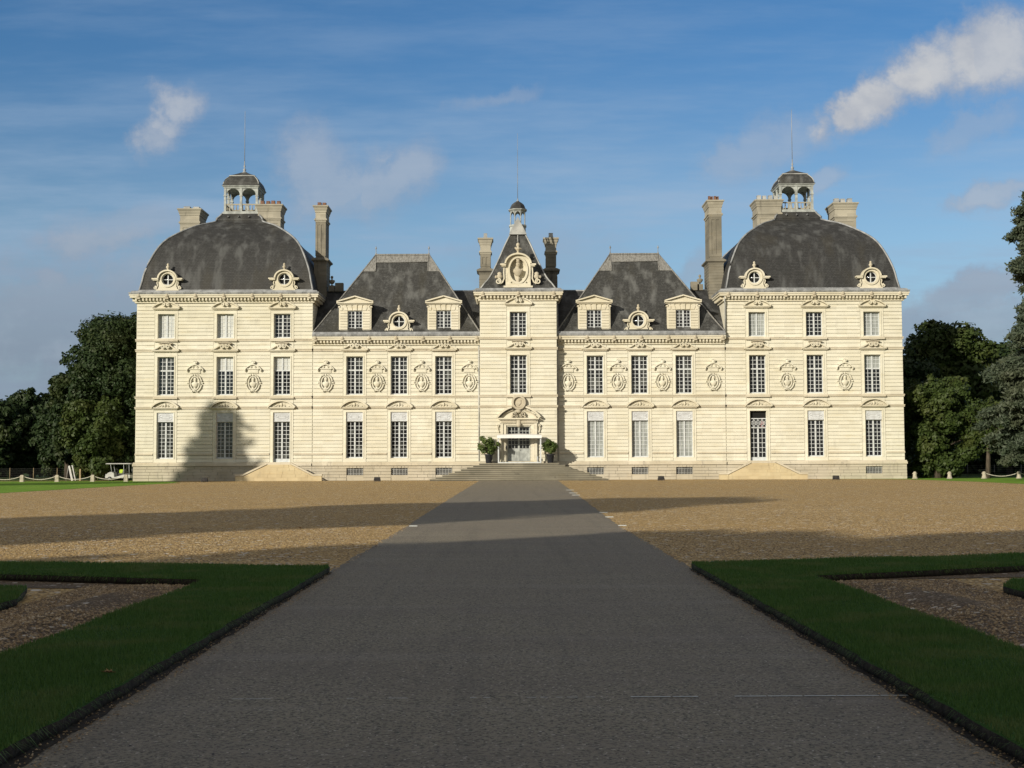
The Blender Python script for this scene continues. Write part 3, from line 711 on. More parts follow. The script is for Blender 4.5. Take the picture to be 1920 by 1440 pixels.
# ---- wings
def wing(x0, x1, bays, meds, grilles, ridge, dorm, ocu, sgn, cur1):
    wall(x0, x1, YW, wing_top, bays, lambda i: [zr2, (zr1[0], zpan[1])], strings[1:], YW+11)
    string_courses(x0, x1, YW, bays, strings[1:])
    d0, d1, zc, zg = zp(644.6), zp(637.5), zp(631), zp(622.5)
    cornice(x0+.02, x1-.02, YW, d0, d1, zc, zg, 7, False, False, depth=4)
    plinth(x0+.002, x1-.002, YW, grilles, 0, 0)
    for i, xc in enumerate(bays):
        pediment(xc, YW, 'swan', zp(657.5)); pediment(xc, YW, 'arch', zp(765.5)); panel(xc, YW)
        window(xc, *zr2, YW, (6, 3), TR); window(xc, *zr1, YW, (9,), curt=cur1)
    for xc in meds: medallion(xc, YW)
    zE = zg+.02; yb = YW+.1; zR = zp(477, YW+5); yR = YW+5.0
    xa, xb = x0+.05, x1-.05; ra, rb = ridge
    Rf = MB()
    # steep hipped roof with a slight sprocket at the eaves
    def sec(t):    # t 0..1 eave to ridge
        e = t; fl = .28*(1-min(1, t/.12))**2
        return (xa+(ra-xa)*e-fl*0, xb+(rb-xb)*e, yb+(yR-yb)*e-fl, yR+(yR-yb)*(1-e), zE+(zR-zE)*e)
    ts = [0, .03, .06, .12, .3, .5, .7, .85, 1]; vs = []
    for t in ts: a, b_, c, d, z = sec(t); vs += [(a,c,z),(b_,c,z),(b_,d,z),(a,d,z)]
    Rf.add(vs, [(i*4+k, i*4+(k+1)%4, (i+1)*4+(k+1)%4, (i+1)*4+k) for i in range(len(ts)-1) for k in range(4)])
    ro = put(Rf, 'roof', 'slate_mottled', CH)
    Lr = MB()
    a1, b1, c1, d1_, z1 = sec(1)
    for (q, e) in ((0, 0), (1, 0)):
        pts = []
        for t in ts: s_ = sec(t); pts.append((s_[q], s_[2], s_[4]+.03))
        Lr.tube(pts, .075)
    zc1 = zR-.85*1.0; zc2 = zR-1.9; t1 = 1-.85/(zR-zE); t2 = 1-1.9/(zR-zE)
    def front(x, z, off=.04): t = (z-zE)/(zR-zE); return (x, yb+(yR-yb)*t-off, z)
    Lr.box(ra-.1, rb+.1, yR-.14, yR+.14, zR-.05, zR+.08)
    vs = [front(ra-.18, zc1), front(rb+.18, zc1), front(rb, zR+.02), front(ra, zR+.02)]; Lr.add(vs, [(0,1,2,3)])
    for q, s_ in ((ra, -1), (rb, 1)):
        e = abs((xa if s_ < 0 else xb)-q); ex = q+s_*e*(1-t2)
        vs = [front(ex, zc2), front(q-s_*.04, zc2), front(q-s_*.04, zR+.02), front(q, zR+.02)]; Lr.add(vs, [(0,1,2,3) if s_ < 0 else (3,2,1,0)])
        Lr.tube([front(q-s_*.05, zc2, .05), front(q-s_*.02, zR, .05)], .055)
    Lr.tube([front(ra, zc1, .05), front(rb, zc1, .05)], .05)
    put(Lr, 'lead_ridge', 'lead_ridge', ro)
    for q in (ra, rb):
        f = MB(); f.lathe([(.09,0),(.1,.06),(.04,.14),(.035,.5),(.05,.55),(.10,.62),(.06,.72),(.02,.85)], n=6); put(f, 'finial', 'lead', ro, (q, yR, zR+.05))
    # low long roof linking the pavilions
    LR = MB(); zl = zp(545.5, 138.5); y2 = 138.5
    LR.add([(x0-.3,YW+.2,zE-.1),(x1+.3,YW+.2,zE-.1),(x1+.3,y2,zl),(x0-.3,y2,zl),(x0-.3,y2+5.3,zE-.1),(x1+.3,y2+5.3,zE-.1)], [(0,1,2,3),(3,2,5,4)])
    LR.tube([(x0-.3,y2,zl),(x1+.3,y2,zl)], .10, 6, 1)
    put(LR, 'link_roof', ['slate', 'lead'], CH)
    for xd in dorm: gable_dormer(xd, YW+.05, zE)
    oculus_dormer(ocu, YW+.05, zE, .97)
PX0, PX1 = xp(900,720,132), xp(1044.5,720,132)
wing(tx[1]+.004, PX0+.0, [xp(665.2,700), xp(748.5,700), xp(831.9,700)], [xp(611,710), xp(706.9,710), xp(790.2,710), xp(879.8,710)],
     [xp(665.2,885), xp(748.5,885), xp(831.9,885)], (xp(706,475,138), xp(805,475,138)), (xp(666,600), xp(832.3,600)), xp(748.3,600), 1, [(0,1,'glass_pane')])
wing(PX1+.0, rx[0]-.004, [xp(1116,700), xp(1199.4,700), xp(1282.7,700)], [xp(1065.4,710), xp(1158,710), xp(1241.5,710), xp(1337.3,710)],
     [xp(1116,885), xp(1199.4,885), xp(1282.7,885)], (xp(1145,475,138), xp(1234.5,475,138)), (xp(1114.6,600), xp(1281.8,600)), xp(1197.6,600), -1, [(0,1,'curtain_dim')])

# ---- central entrance block
YP = YW-1.05; xc = (PX0+PX1)/2
zdoor = (1.68, zp(799.5, YP)); dw = xp(993.4,830,YP)-xp(972.2,830,YP)
mb = MB()
courses(mb, PX0, xc-HB, YP, zpl[0], Z['dent0']-.1, strings); courses(mb, xc+HB, PX1, YP, zpl[0], Z['dent0']-.1, strings)
f = YP-.015; zd = zdoor[1]
mb.box(xc-HB, xc-HW, f, YP+TH, zp(744,YP), Z['dent0']-.1); mb.box(xc+HW, xc+HB, f, YP+TH, zp(744,YP), Z['dent0']-.1)
for a, b in ((zp(744,YP), zr2[0]), (zr2[1], zr3[0]), (zr3[1], Z['dent0']-.1)): mb.box(xc-HW, xc+HW, f, YP+TH, a, b)
mb.box(xc-HB, xc+HB, f, YP+TH, zd, zp(744,YP)-.002); mb.box(xc-HB, xc-dw, f+.002, YP+TH, zpl[0], zd); mb.box(xc+dw, xc+HB, f+.002, YP+TH, zpl[0], zd)
for a, b in (zr2, zr3):
    w = .085
    for s in (-1, 1): mb.box(*sorted((xc+s*(HW+.03), xc+s*(HW+w+.03))), f-.045, f-.002, a-.02, b+w)
    mb.box(xc-HW-.03, xc+HW+.03, f-.045, f-.002, b+.02, b+w)
mb.box(PX0, PX1, YP+TH+.002, YW+10, 0, Z['dent0']-.08)
put(mb, 'wall', 'stone', CH)
string_courses(PX0, PX1, YP, [xc], strings, low=False)
for q0, q1 in ((PX0, xc-2.3), (xc+2.3, PX1)): mb = MB(); mb.box(q0, q1, YP-.09, YP-.004, *zlow); put(mb, 'string_course', 'stone_string', CH)
cornice(PX0, PX1, YP, Z['dent0'], Z['dent1'], Z['cor'], Z['gut'], 3, depth=7.5)
pediment(xc, YP, 'low', zp(573, YP)); pediment(xc, YP, 'swan', zp(657.5)); block_over(xc, YP, zp(646.5))
window(xc, *zr3, YP, (6,)); window(xc, *zr2, YP, (6, 3), TR)
# portal
p = MB(); zE0 = zp(794, YP); zE1 = zp(784.5, YP)
for s in (-1, 1):
    p.box(*sorted((xc+s*(dw+.12), xc+s*(dw+.42))), YP-.14, YP-.018, 1.68, zd+.1); p.box(*sorted((xc+s*(dw+.43), xc+s*(dw+.70))), YP-.24, YP-.018, 1.68, zE0)
    p.box(*sorted((xc+s*(dw+.40), xc+s*(dw+.74))), YP-.3, YP-.02, 1.68, 1.95)
    p.band([(xc+s*(dw+.9), zE0-.1), (xc+s*(dw+.98), zE0-.5), (xc+s*(dw+.86), zE0-.9)][::s], .12, YP-.16, YP-.018); p.band(volute(xc+s*(dw+.95), zE0-.2, .14, s, 1.2, 10), .06, YP-.24, YP-.02)
p.box(xc-dw-.42, xc+dw+.42, YP-.14, YP-.018, zd+.102, zd+.35)
p.box(xc-dw-.75, xc+dw+.75, YP-.3, YP-.018, zE0, zE1-.12); p.box(xc-dw-.6, xc-.2, YP-.36, YP-.302, zE0+.08, zE1-.2, 1); p.box(xc+.2, xc+dw+.6, YP-.36, YP-.302, zE0+.08, zE1-.2, 1)
p.box(xc-2.0, xc+2.0, YP-.6, YP-.02, zE1-.118, zE1+.04)
for a, b in ((0, .36), (.64, 1)): p.band(arc(xc-2.12, xc+2.12, zE1+.1, 1.1, 12, a, b), .18, YP-.62, YP-.02); p.band(arc(xc-1.75, xc+1.75, zE1+.1, .8, 10, a, b), .10, YP-.3, YP-.02, 1)
p.prism([(xc-1.9,zE1+.042),(xc+1.9,zE1+.042),(xc+.9,zE1+.85),(xc-.9,zE1+.85)], YP-.12, YP-.018)
p.lathe([(.03,-.4),(.2,-.3),(.24,-.1),(.2,.1),(.26,.3),(.12,.42)], xc, YP-.34, zE0+.0, 9, 1, .6, 1)
put(p, 'portal', ['stone_trim', 'stone_carved'], CH)
c = MB(); cz = zp(754.7, YP); rr = .60
c.band([(xc+rr*cos(2*PI*i/24), cz+rr*1.04*sin(2*PI*i/24)) for i in range(24)], .2, YP-.42, YP-.04, closed=True)
c.prism([(xc+.5*cos(2*PI*i/20), cz+.5*sin(2*PI*i/20)) for i in range(20)], YP-.2, YP-.04)
c.prism([(xc-.22,cz+.26),(xc-.22,cz-.1),(xc,cz-.32),(xc+.22,cz-.1),(xc+.22,cz+.26)][::1], YP-.27, YP-.202)
c.lathe([(.02,-.25),(.22,-.16),(.3,-.02),(.16,.12),(.02,.2)], xc, YP-.3, cz-rr-.25, 10, 1, .7)
for s in (-1, 1):
    c.band(volute(xc+s*.45, cz-rr-.55, .24, s, 1.4, 14), .09, YP-.5, YP-.04); c.band(volute(xc+s*.2, cz-rr-.75, .14, -s, 1.2, 10), .07, YP-.5, YP-.04); c.band(volute(xc+s*.35, cz+rr*.85, .13, s, 1.1, 8), .06, YP-.4, YP-.04)
    c.lathe([(.02,-.12),(.12,-.06),(.12,.06),(.02,.12)], xc+s*.62, YP-.35, cz-rr-.8, 8)
put(c, 'coat_of_arms', 'stone_carved', CH)
# door leaves
d = MB(); h = zd-1.68
d.box(-dw, -dw+.1, 0, .1, 0, h); d.box(dw-.1, dw, 0, .1, 0, h); d.box(-dw+.1, dw-.1, 0, .1, h-.1, h); d.box(-.09, .09, -.02, .1, 0, h-.1)
zs_ = zp(842, YP)-1.68; zt_ = zp(816, YP)-1.68
for s in (-1, 1):
    a, b = sorted((s*.09, s*(dw-.1))); d.box(a, b, .01, .08, 0, zs_); d.box(a+.14, b-.14, -.012, .008, .2, zs_-.18)
    for z0_, z1_, n in ((zs_, zt_-.06, 3), (zt_+.06, h-.1, 2)):
        for k in range(1, n): z = z0_+(z1_-z0_)*k/n; d.box(a, b, .03, .06, z-.028, z+.028)
    for k in (1, 2): x = a+(b-a)*k/3; d.box(x-.028, x+.028, .027, .057, zs_, h-.1)
    d.box(a, b, 0, .08, zt_-.06, zt_+.06); d.box(a, b, 0, .08, zs_, zs_+.07)
do = put(d, 'door', 'lantern_paint', CH, (xc, YP+.28, 1.68))
g = MB(); g.box(-dw+.05, dw-.05, .064, .076, zs_+.03, h-.05); put(g, 'pane', 'glass_dark', do, (xc, YP+.28, 1.68))
g = MB(); g.lathe([(.02,-.04),(.035,0),(.02,.04)], .16, -.05, zs_-.1, 8); put(g, 'handle', 'black_iron', do, (xc, YP+.28, 1.68))
# pyramid roof
yc = YP+3.75; pts = [(905,535),(918.5,520),(933.3,491.7),(948.3,458.3),(960,436)]; secs = []
for x, y in pts:
    k = (x-960)/F; X0 = xc; w = (X0-yc*k)/(1-k); secs.append((w, zp(y, yc-w)))
out = []
for i in range(len(secs)-1):
    p0 = secs[max(0, i-1)]; p1 = secs[i]; p2 = secs[i+1]; p3 = secs[min(len(secs)-1, i+2)]
    for j in range(3):
        t_ = j/3; cr = lambda a, b, c, d: .5*((2*b)+(-a+c)*t_+(2*a-5*b+4*c-d)*t_*t_+(-a+3*b-3*c+d)*t_**3); out.append((cr(p0[0],p1[0],p2[0],p3[0]), cr(p0[1],p1[1],p2[1],p3[1])))
out.append(secs[-1]); out[0] = (3.72, Z['gut']+.06)
D = MB(); D.loft([(w, w, z) for w, z in out], xc, yc); ro = put(D, 'roof', 'slate_mottled', CH)
H = MB()
for sx in (-1, 1):
    for sy in (-1, 1): H.tube([(xc+sx*w, yc+sy*w, z) for w, z in out], .08)
wt, ztp = out[-1]; H.tube([(xc, yc-wt-.05, ztp), (xc, yc-wt-.75, ztp-1.1)], .05)
H.loft([(wt+.1,wt+.1,ztp-.06),(wt+.1,wt+.1,ztp+.1)], xc, yc)
H.add([(xc-wt,yc-wt,ztp+.1),(xc+wt,yc-wt,ztp+.1),(xc+wt,yc+wt,ztp+.1),(xc-wt,yc+wt,ztp+.1),(xc,yc-wt*.75,zp(410,yc))], [(0,1,4),(1,2,4),(2,3,4),(3,0,4)])
H.add([(xc-.92,yc-1.02,ztp-.25),(xc+.92,yc-1.02,ztp-.25),(xc+.8,yc-.6,ztp-.2),(xc-.8,yc-.6,ztp-.2),(xc,yc-.84,zp(409,yc))], [(0,1,4),(1,2,4),(2,3,4),(3,0,4),(3,2,1,0)])
put(H, 'lead_roll', 'lead_pale', ro)
# small octagonal lantern
L = MB(); z0 = zp(423, yc); zs1 = zp(404, yc); ztt = zp(397.5, yc); R8 = .86
L.lathe([(R8+.02, ztp), (R8+.02, z0-.2), (R8+.1, z0-.15), (R8+.1, z0)], xc, yc, 0, 8, a0=PI/8, smooth=False)
for k in range(8):
    a = PI/8+k*PI/4; L.lathe([(.075, z0), (.06, z0+.1), (.06, zs1), (.085, zs1+.05)], xc+.78*cos(a), yc+.78*sin(a), 0, 6)
    b = a+PI/4; A_ = Vector((xc+.78*cos(a), yc+.78*sin(a), 0)); B_ = Vector((xc+.78*cos(b), yc+.78*sin(b), 0)); dr = (B_-A_); ln = dr.length
    for i in range(8):
        q0, q1 = i/8, (i+1)/8; h0, h1 = [zs1+.05+.26*sin(PI*min(max((q-.08)/.84, 0), 1)) for q in (q0, q1)]
        P0, P1 = A_+dr*q0, A_+dr*q1; nn = Vector((dr.y, -dr.x, 0)).normalized()*.05
        vs = [P0-nn+Vector((0,0,h0)), P1-nn+Vector((0,0,h1)), P1-nn+Vector((0,0,ztt)), P0-nn+Vector((0,0,ztt)), P0+nn+Vector((0,0,h0)), P1+nn+Vector((0,0,h1)), P1+nn+Vector((0,0,ztt)), P0+nn+Vector((0,0,ztt))]
        L.add(vs, [(0,1,2,3),(7,6,5,4),(0,4,5,1),(3,2,6,7)])
L.lathe([(R8, ztt), (R8+.04, ztt+.04), (R8+.16, ztt+.14), (R8+.16, ztt+.2)], xc, yc, 0, 8, a0=PI/8, smooth=False)
lo = put(L, 'lantern', 'lantern_paint', CH)
L = MB(); zt2 = ztt+.2; hh = zp(378, yc)-zt2
L.lathe([(R8+.12, zt2), (R8-.02, zt2+.12), (R8-.08, zt2+hh*.35), (R8-.22, zt2+hh*.62), (R8-.45, zt2+hh*.83), (.16, zt2+hh)], xc, yc, 0, 8, a0=PI/8, smooth=False)
put(L, 'lantern_roof', 'slate', lo)
L = MB(); L.lathe([(.14,0),(.16,.05),(.06,.14),(.05,.3),(.02,.34)], n=8); L.lathe([(.028,.3),(.022,3.5),(.012,zp(250,yc)-zt2-hh)], n=6); put(L, 'spire', 'lead', lo, (xc, yc, zt2+hh))
# great niche dormer with crowned bust
n_ = MB(); z0 = zp(537, YP); cz = 1.62
A = [(-1.25,0),(1.25,0),(1.25,2.15)]+[(1.25*cos(a), 2.15+1.12*sin(a)) for a in [PI*i/12 for i in range(1, 12)]]+[(-1.25,2.15)]
n_.ring_plate((0, cz), .78, A, 0, .5, rz=1.15)
n_.prism([(.86*cos(2*PI*i/24), cz+1.22*sin(2*PI*i/24)) for i in range(24)], .44, .62)
n_.band([(.92*cos(2*PI*i/28), cz+1.3*sin(2*PI*i/28)) for i in range(28)], .17, -.12, -.003, closed=True)
n_.band([(1.28*cos(PI*i/20), 2.2+1.05*sin(PI*i/20)) for i in range(21)], .16, -.36, .5)
for s in (-1, 1):
    n_.box(*sorted((s*1.2, s*1.78)), -.36, .5, 2.1, 2.26); n_.box(*sorted((s*1.22, s*1.66)), -.28, .5, 1.98, 2.098)
    n_.band([(s*1.4,1.95),(s*1.44,1.4),(s*1.4,.8),(s*1.55,.45),(s*1.8,.28)][::s], .13, -.05, .4)
    n_.band(volute(s*1.98, .52, .30, s, 1.4, 14), .12, -.1, .3); 
    n_.lathe([(.02,-.3),(.2,-.22),(.26,0),(.16,.16),(.2,.3),(.06,.42)], s*1.85, .1, 1.05, 8, 1.2, .8, 1); n_.lathe([(.02,-.15),(.16,0),(.02,.2)], s*2.2, .1, .95, 6, 1, 1, 1)
    n_.lathe([(.02,-.1),(.1,0),(.02,.1)], s*.75, -.1, .42, 8)
    for z in (.5, .8, 1.1): n_.box(*sorted((s*1.04, s*1.235)), -.02, -.002, z, z+.26)
n_.box(-1.45, 1.45, -.15, .5, -.12, .06); n_.box(-1.25, 1.25, -.1, -.003, .06, .3)
n_.prism([(x*.9, z*.95) for x, z in A], .502, 2.4, 2)
no = put(n_, 'dormer', ['stone_trim', 'stone_carved', 'slate'], CH, (xc, YP+.02, z0))
b = bust_mb(1.35); b.lathe([(.19,0),(.22,.06),(.15,.12),(.19,.22),(.24,.30),(.2,.33)], 0, 0, .82, 10, 1, .8)
b.lathe([(.14,-.0),(.22,.1),(.1,.3),(.2,.55),(.12,.7),(.2,.84)], 0, 0, -1.66, 10); b.lathe([(.02,-.1),(.12,0),(.1,.12),(.02,.2)], .38, -.1, -.02, 8); b.lathe([(.02,-.1),(.14,0),(.02,.16)], -.34, -.1, .05, 8)
put(b, 'bust', 'stone_carved', no, (xc, YP+.1, z0+1.62))
b = MB(); b.lathe([(.22,0),(.26,.08),(.14,.18),(.1,.3),(.22,.42),(.3,.55),(.18,.66),(.1,.72),(.19,.85),(.2,1.0),(.08,1.15)], n=9); b.lathe([(.02,-.12),(.14,0),(.02,.12)], .26, 0, .52, 6); b.lathe([(.02,-.12),(.12,0),(.02,.12)], -.25, 0, .62, 6)
put(b, 'finial', 'stone_carved', no, (xc, YP+.12, z0+3.25))
# plinth of entrance block sides
mb = MB(); mb.box(PX0-.05, PX1+.05, YP-.16, YP-.018, zpl[0], zpl[1]); mb.box(PX0, PX1, YP-.012, YP+TH, 0, zpl[0]-.002); put(mb, 'plinth', 'stone_plinth', CH)
# downpipes
for x, za, zb_ in ((PX0-.12, zp(648), zp(866)), (PX1+.1, zp(560), zp(866))):
    mb = MB(); mb.tube([(x, YW-.16, zb_), (x, YW-.16, za)], .065, 8)
    for k in range(5): z = zb_+(za-zb_)*(k+.5)/5; mb.lathe([(.09,-.05),(.09,.05)], x, YW-.16, z, 8)
    put(mb, 'downpipe', 'lead_pale', CH)
x = rx[0]+.03; mb = MB(); mb.tube([(x-.1, YW-.4, Z['dent1']), (x-.02, YW-.25, Z['dent0']-.4), (x, YW-.16, Z['dent0']-.8), (x, YW-.16, zp(623))], .065, 8); put(mb, 'downpipe', 'lead_pale', CH)

# ---- chimneys of pavilions
def cz_(y, Y): return zp(y, Y)
chimney(xp(602.5,400,138), 138, 17, zp(384,138), .98, 2.4, zband=zp(485,138), npots=2, pots='terracotta', potw=.42, poth=.45)
chimney(xp(1342,400,137.5), 137.5, 17, zp(376.5,137.5), 1.22, 2.9, zband=zp(489,137.5), npots=4, pots='terracotta', potw=.26, poth=.6)
chimney(xp(357,400,140.5), 140.5, 24, zp(389,140.5), 1.95, 3.0, m='stone_chimney_pale', npots=2, pots='lead_pale', potw=.75, poth=.35)
chimney(xp(506,400,139.8), 139.8, 23, zp(381.5,139.8), 2.3, 2.2, m='stone_chimney_pale', npots=4, pots='terracotta', potw=.42, poth=.5)
chimney(xp(1443,400,139.8), 139.8, 23, zp(376,139.8), 2.45, 2.6, m='stone_chimney_pale', npots=4, pots='lead_pale', potw=.45, poth=.6)
chimney(xp(1586,400,140.5), 140.5, 23, zp(382,140.5), 2.15, 3.0, m='stone_chimney_pale', npots=3, pots='lead_pale', potw=.55, poth=.6)
chimney(xp(911,500,139.5), 139.5, 17, zp(446,139.5), 1.0, 1.6, zband=zp(506,139.5), npots=1, pots='lead_pale', potw=.42, poth=.55)
chimney(xp(1034,500,139.5), 139.5, 17, zp(446,139.5), 1.0, 1.6, zband=zp(506,139.5), npots=1, pots='lead_pale', potw=.5, poth=.55)
# roof-ridge bust on its pedestal beside each tall chimney
for px, xx in ((623, 637), (1313, 1303)):
    X = xp(px, 540, 138.5); zl = zp(545, 138.5); mb = bust_mb(.85); mb.box(-.3, .3, -.3, .3, -1.15, -.52); X2 = xp(xx, 540, 138.5)-X
    mb.box(X2-.42, X2+.42, -.3, .3, -1.15, -.25)
    put(mb, 'ridge_bust', 'stone_chimney', CH, (X, 138.5, zl+1.1))

# ---- entrance steps and side stairs
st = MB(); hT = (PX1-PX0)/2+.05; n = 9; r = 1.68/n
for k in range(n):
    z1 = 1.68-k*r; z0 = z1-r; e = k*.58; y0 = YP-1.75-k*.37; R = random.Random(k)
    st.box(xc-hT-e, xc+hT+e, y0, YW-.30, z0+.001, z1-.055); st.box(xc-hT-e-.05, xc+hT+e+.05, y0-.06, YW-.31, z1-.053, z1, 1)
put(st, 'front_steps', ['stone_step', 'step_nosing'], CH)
def side_stair(xm, px):
    yF = YW-2.3; zt = zp(867.5, yF); a, b, c, d = [xp(q, 885, yF) for q in px[:4]]      # slope foot, top, top, foot
    e0, e1 = xp(px[4], 885, yF), xp(px[5], 885, yF); zb = zp(889, yF)
    s = MB()
    s.prism([(a,0),(d,0),(d,zb-.12),(c,zt-.12),(b,zt-.12),(a,zb-.12)], yF, yF+.32, 0)
    R = random.Random(4)
    for k in range(5):
        z0 = k*zt/5.3+.02; z1 = (k+1)*zt/5.3-.012
        def xl(z): return a+.05 if z < zb-.2 else a+.05+(b-a)*(z-zb+.2)/(zt-zb)
        def xr(z): return d-.05 if z < zb-.2 else d-.05-(d-c)*(z-zb+.2)/(zt-zb)
        x = xl(z1)
        while x < xr(z1)-.1:
            x2 = min(xr(z1), x+R.uniform(.8,1.5)); s.box(x+.01, x2-.01, yF-.02-R.random()*.008, yF-.002, z0, z1); x = x2
    for (p0, p1) in (((a,zb),(b,zt)), ((b,zt),(c,zt)), ((c,zt),(d,zb))): s.band([p0, p1], .16, yF-.09, yF+.40, 1)
    s.box(e0, a-.002, yF-.04, yF+.42, 0, zb-.1); s.box(d+.002, e1, yF-.04, yF+.42, 0, zb-.1); s.box(e0-.05, a+.03, yF-.1, yF+.46, zb-.1, zb+.06, 1); s.box(d-.03, e1+.05, yF-.1, yF+.46, zb-.1, zb+.06, 1)
    s.box(b, c, yF+.322, YW-.31, 0, 1.55, 0)
    for k in range(9):
        z = 1.55-(k+1)*.172; s.box(b-(k+1)*.30, b-k*.30, yF+.322, YW-.31, 0, z); s.box(c+k*.30, c+(k+1)*.30, yF+.322, YW-.31, 0, z)
    put(s, 'side_stair', ['stone_stair', 'stone_string'], CH)
side_stair(XL[2], (455, 500, 544.5, 585.5, 440.5, 602.5)); side_stair(XR[0], (1365, 1408.5, 1454.5, 1498, 1348.5, 1513.5))
# ---------------------------------------------------------------- ground
def sheet(name, mt, pts, z, kind='structure', nz=None):
    mb = MB(); mb.add([(x, y, z) for x, y in pts], [list(range(len(pts)))]); return structure(mb, name, mt)
mb = MB(); mb.add([(-1500,-600,0),(1500,-600,0),(1500,2500,0),(-1500,2500,0)], [(0,1,2,3)]); structure(mb, 'ground', 'park_grass')
def wob(pts, amp, step, seed, closed=True):
    R = random.Random(seed); out = []
    n = len(pts)
    for i in range(n if closed else n-1):
        a, b = pts[i], pts[(i+1) % n]; L = math.hypot(b[0]-a[0], b[1]-a[1]); k = max(1, int(L/step)); nx, ny = -(b[1]-a[1])/L, (b[0]-a[0])/L
        for j in range(k):
            q = R.uniform(-amp, amp) if j else 0; t = j/k; out.append((a[0]+(b[0]-a[0])*t+nx*q, a[1]+(b[1]-a[1])*t+ny*q))
    return out
sheet('gravel_court', 'gravel', wob([(-60,4),(60,4),(60,60),(37.2,92),(38.3,110),(37.6,127),(34.5,131.4),(30,132.9),(-33,132.9),(-31.5,124),(-30,121),(-30.2,106),(-29.8,77),(-33,60),(-60,50)], .12, 1.5, 1), .004)
PH = 2.735
path = [(PH,-6),(PH,20.3),(PH-.02,34),(3.2,75),(3.75,YP-1.75-8*.37-.05)]
pl = [(-x,y) for x, y in path]
off = .62
def shiftx(p): x, y = p; return (x+max(0, (y-40))/90*off, y)
sheet('path', 'asphalt', wob([shiftx(p) for p in path], .035, .35, 2, False)+[shiftx(path[-1])]+[shiftx(p) for p in (wob(pl, .035, .35, 3, False)+[pl[-1]])[::-1]], .008)
# raised turf borders
def turf(name, poly, h=.11, edge=.05):
    poly = wob(poly, .02, .25, 5); n = len(poly); cx = sum(p[0] for p in poly)/n; mb = MB(); vs = []
    inn = []
    for i in range(n):
        a, b = poly[i-1], poly[(i+1) % n]; dx, dy = b[0]-a[0], b[1]-a[1]; L = math.hypot(dx, dy) or 1; inn.append((poly[i][0]-dy/L*edge, poly[i][1]+dx/L*edge))
    low = [(p[0]-(q[0]-p[0])*(-.5), p[1]-(q[1]-p[1])*(-.5)) for p, q in zip(poly, inn)]
    vs = [(x, y, 0) for x, y in low]+[(x, y, h*.35) for x, y in poly]+[(x, y, h*.9) for x, y in poly]+[(x, y, h) for x, y in inn]
    fs = [(L0*n+i, L0*n+(i+1) % n, (L0+1)*n+(i+1) % n, (L0+1)*n+i) for L0 in range(3) for i in range(n)]
    mb.add(vs, fs[:n], 1); 
    mb.f += [list(f) for f in fs[n:]]; mb.m += [1]*n+[0]*n; mb.sm += [True]*(2*n)
    mb.f.append([3*n+i for i in range(n)]); mb.m.append(0); mb.sm.append(False)
    return structure(mb, name, ['grass', 'soil'])
def ccw(p): return p if sum(p[i-1][0]*p[i][1]-p[i][0]*p[i-1][1] for i in range(len(p))) > 0 else p[::-1]
e = PH-.045; es = .16
TL = [(-e,5.0),(-e,19.75),(-8.6,21.0),(-16,22.6),(-16,20.4),(-8.6,19.1),(-4.0,17.6),(-4.1,5.0)]
TRt = [(e,5.0),(e,20.2),(8.5,21.9),(16,24.4),(16,22.2),(8.5,20.0),(4.0,17.9),(4.15,5.0)]
IL = [(-5.55,5),(-5.6,15.2),(-6.0,16.6),(-16,18.2),(-16,5)]
IR = [(5.9,5),(5.95,16.3),(6.4,17.2),(16,18.9),(16,5)]
for nm, p in (('turf_border', TL), ('turf_border', TRt), ('turf_island', IL), ('turf_island', IR)): turf(nm, ccw(p))
# soil gutter along the turf edge
for s in (-1, 1): sheet('soil_edge', 'soil', ccw(wob([(s*(PH-.13), 5), (s*(PH-.07), 20.3 if s > 0 else 19.9), (s*(PH+.1), 20.3 if s > 0 else 19.9), (s*(PH+.1), 5)], .025, .2, 9)), .012)
# beds of brown gravel, mounded beside the turf
def bed(s, x0, x1, y0, y1):
    nx, ny = 24, 110; R = np.random.RandomState(4); vs = []; 
    for j in range(ny+1):
        y = y0+(y1-y0)*j/ny
        for i in range(nx+1):
            x = x0+(x1-x0)*i/nx; t = i/nx; hh = .085*math.exp(-((t-.42)/.2)**2)*(1+.25*sin(y*1.3+i*.1)); end = min(1, (y1-y)/1.2)
            vs.append((s*x, y, .012+hh*end+R.uniform(-.006,.006)))
    fs = [((j*(nx+1)+i), (j*(nx+1)+i+1), ((j+1)*(nx+1)+i+1), ((j+1)*(nx+1)+i)) for j in range(ny) for i in range(nx)]
    mb = MB(); mb.add(vs, fs if s > 0 else [f[::-1] for f in fs], 0, True); structure(mb, 'gravel_bed', 'bed_gravel')
bed(-1, 4.0, 5.6, 5.2, 17.9); bed(1, 4.0, 5.95, 5.2, 18.2)
for s, yy in ((-1, 18.4), (1, 19.4)): 
    mb = MB(); mb.add([(s*4.3, yy-1.2, .011),(s*16, yy+.6, .011),(s*16, yy+4, .011),(s*5, yy+.8, .011)], [(0,1,2,3) if s > 0 else (3,2,1,0)]); structure(mb, 'gravel_bed', 'bed_gravel')
# lawns beside the chateau
sheet('lawn', 'lawn_grass', wob([(-60,50),(-33,60),(-29.8,77),(-30.2,106),(-30,121),(-31.5,124),(-33,132.9),(-33,137.5),(-90,137.5),(-90,50)], .1, 1.2, 7), .010)
sheet('lawn', 'lawn_grass', wob([(60,60),(37.2,92),(38.3,110),(37.6,127),(34.5,131.4),(30,132.9),(30,137.5),(90,137.5),(90,60)], .1, 1.2, 8), .010)
sheet('park_path', 'gravel', [(-90,138),(-39,138),(-39,141),(-90,141)], .006); sheet('lawn_strip', 'park_grass', [(-90,131.8),(-38,131.8),(-38,133.2),(-90,133.2)], .014)
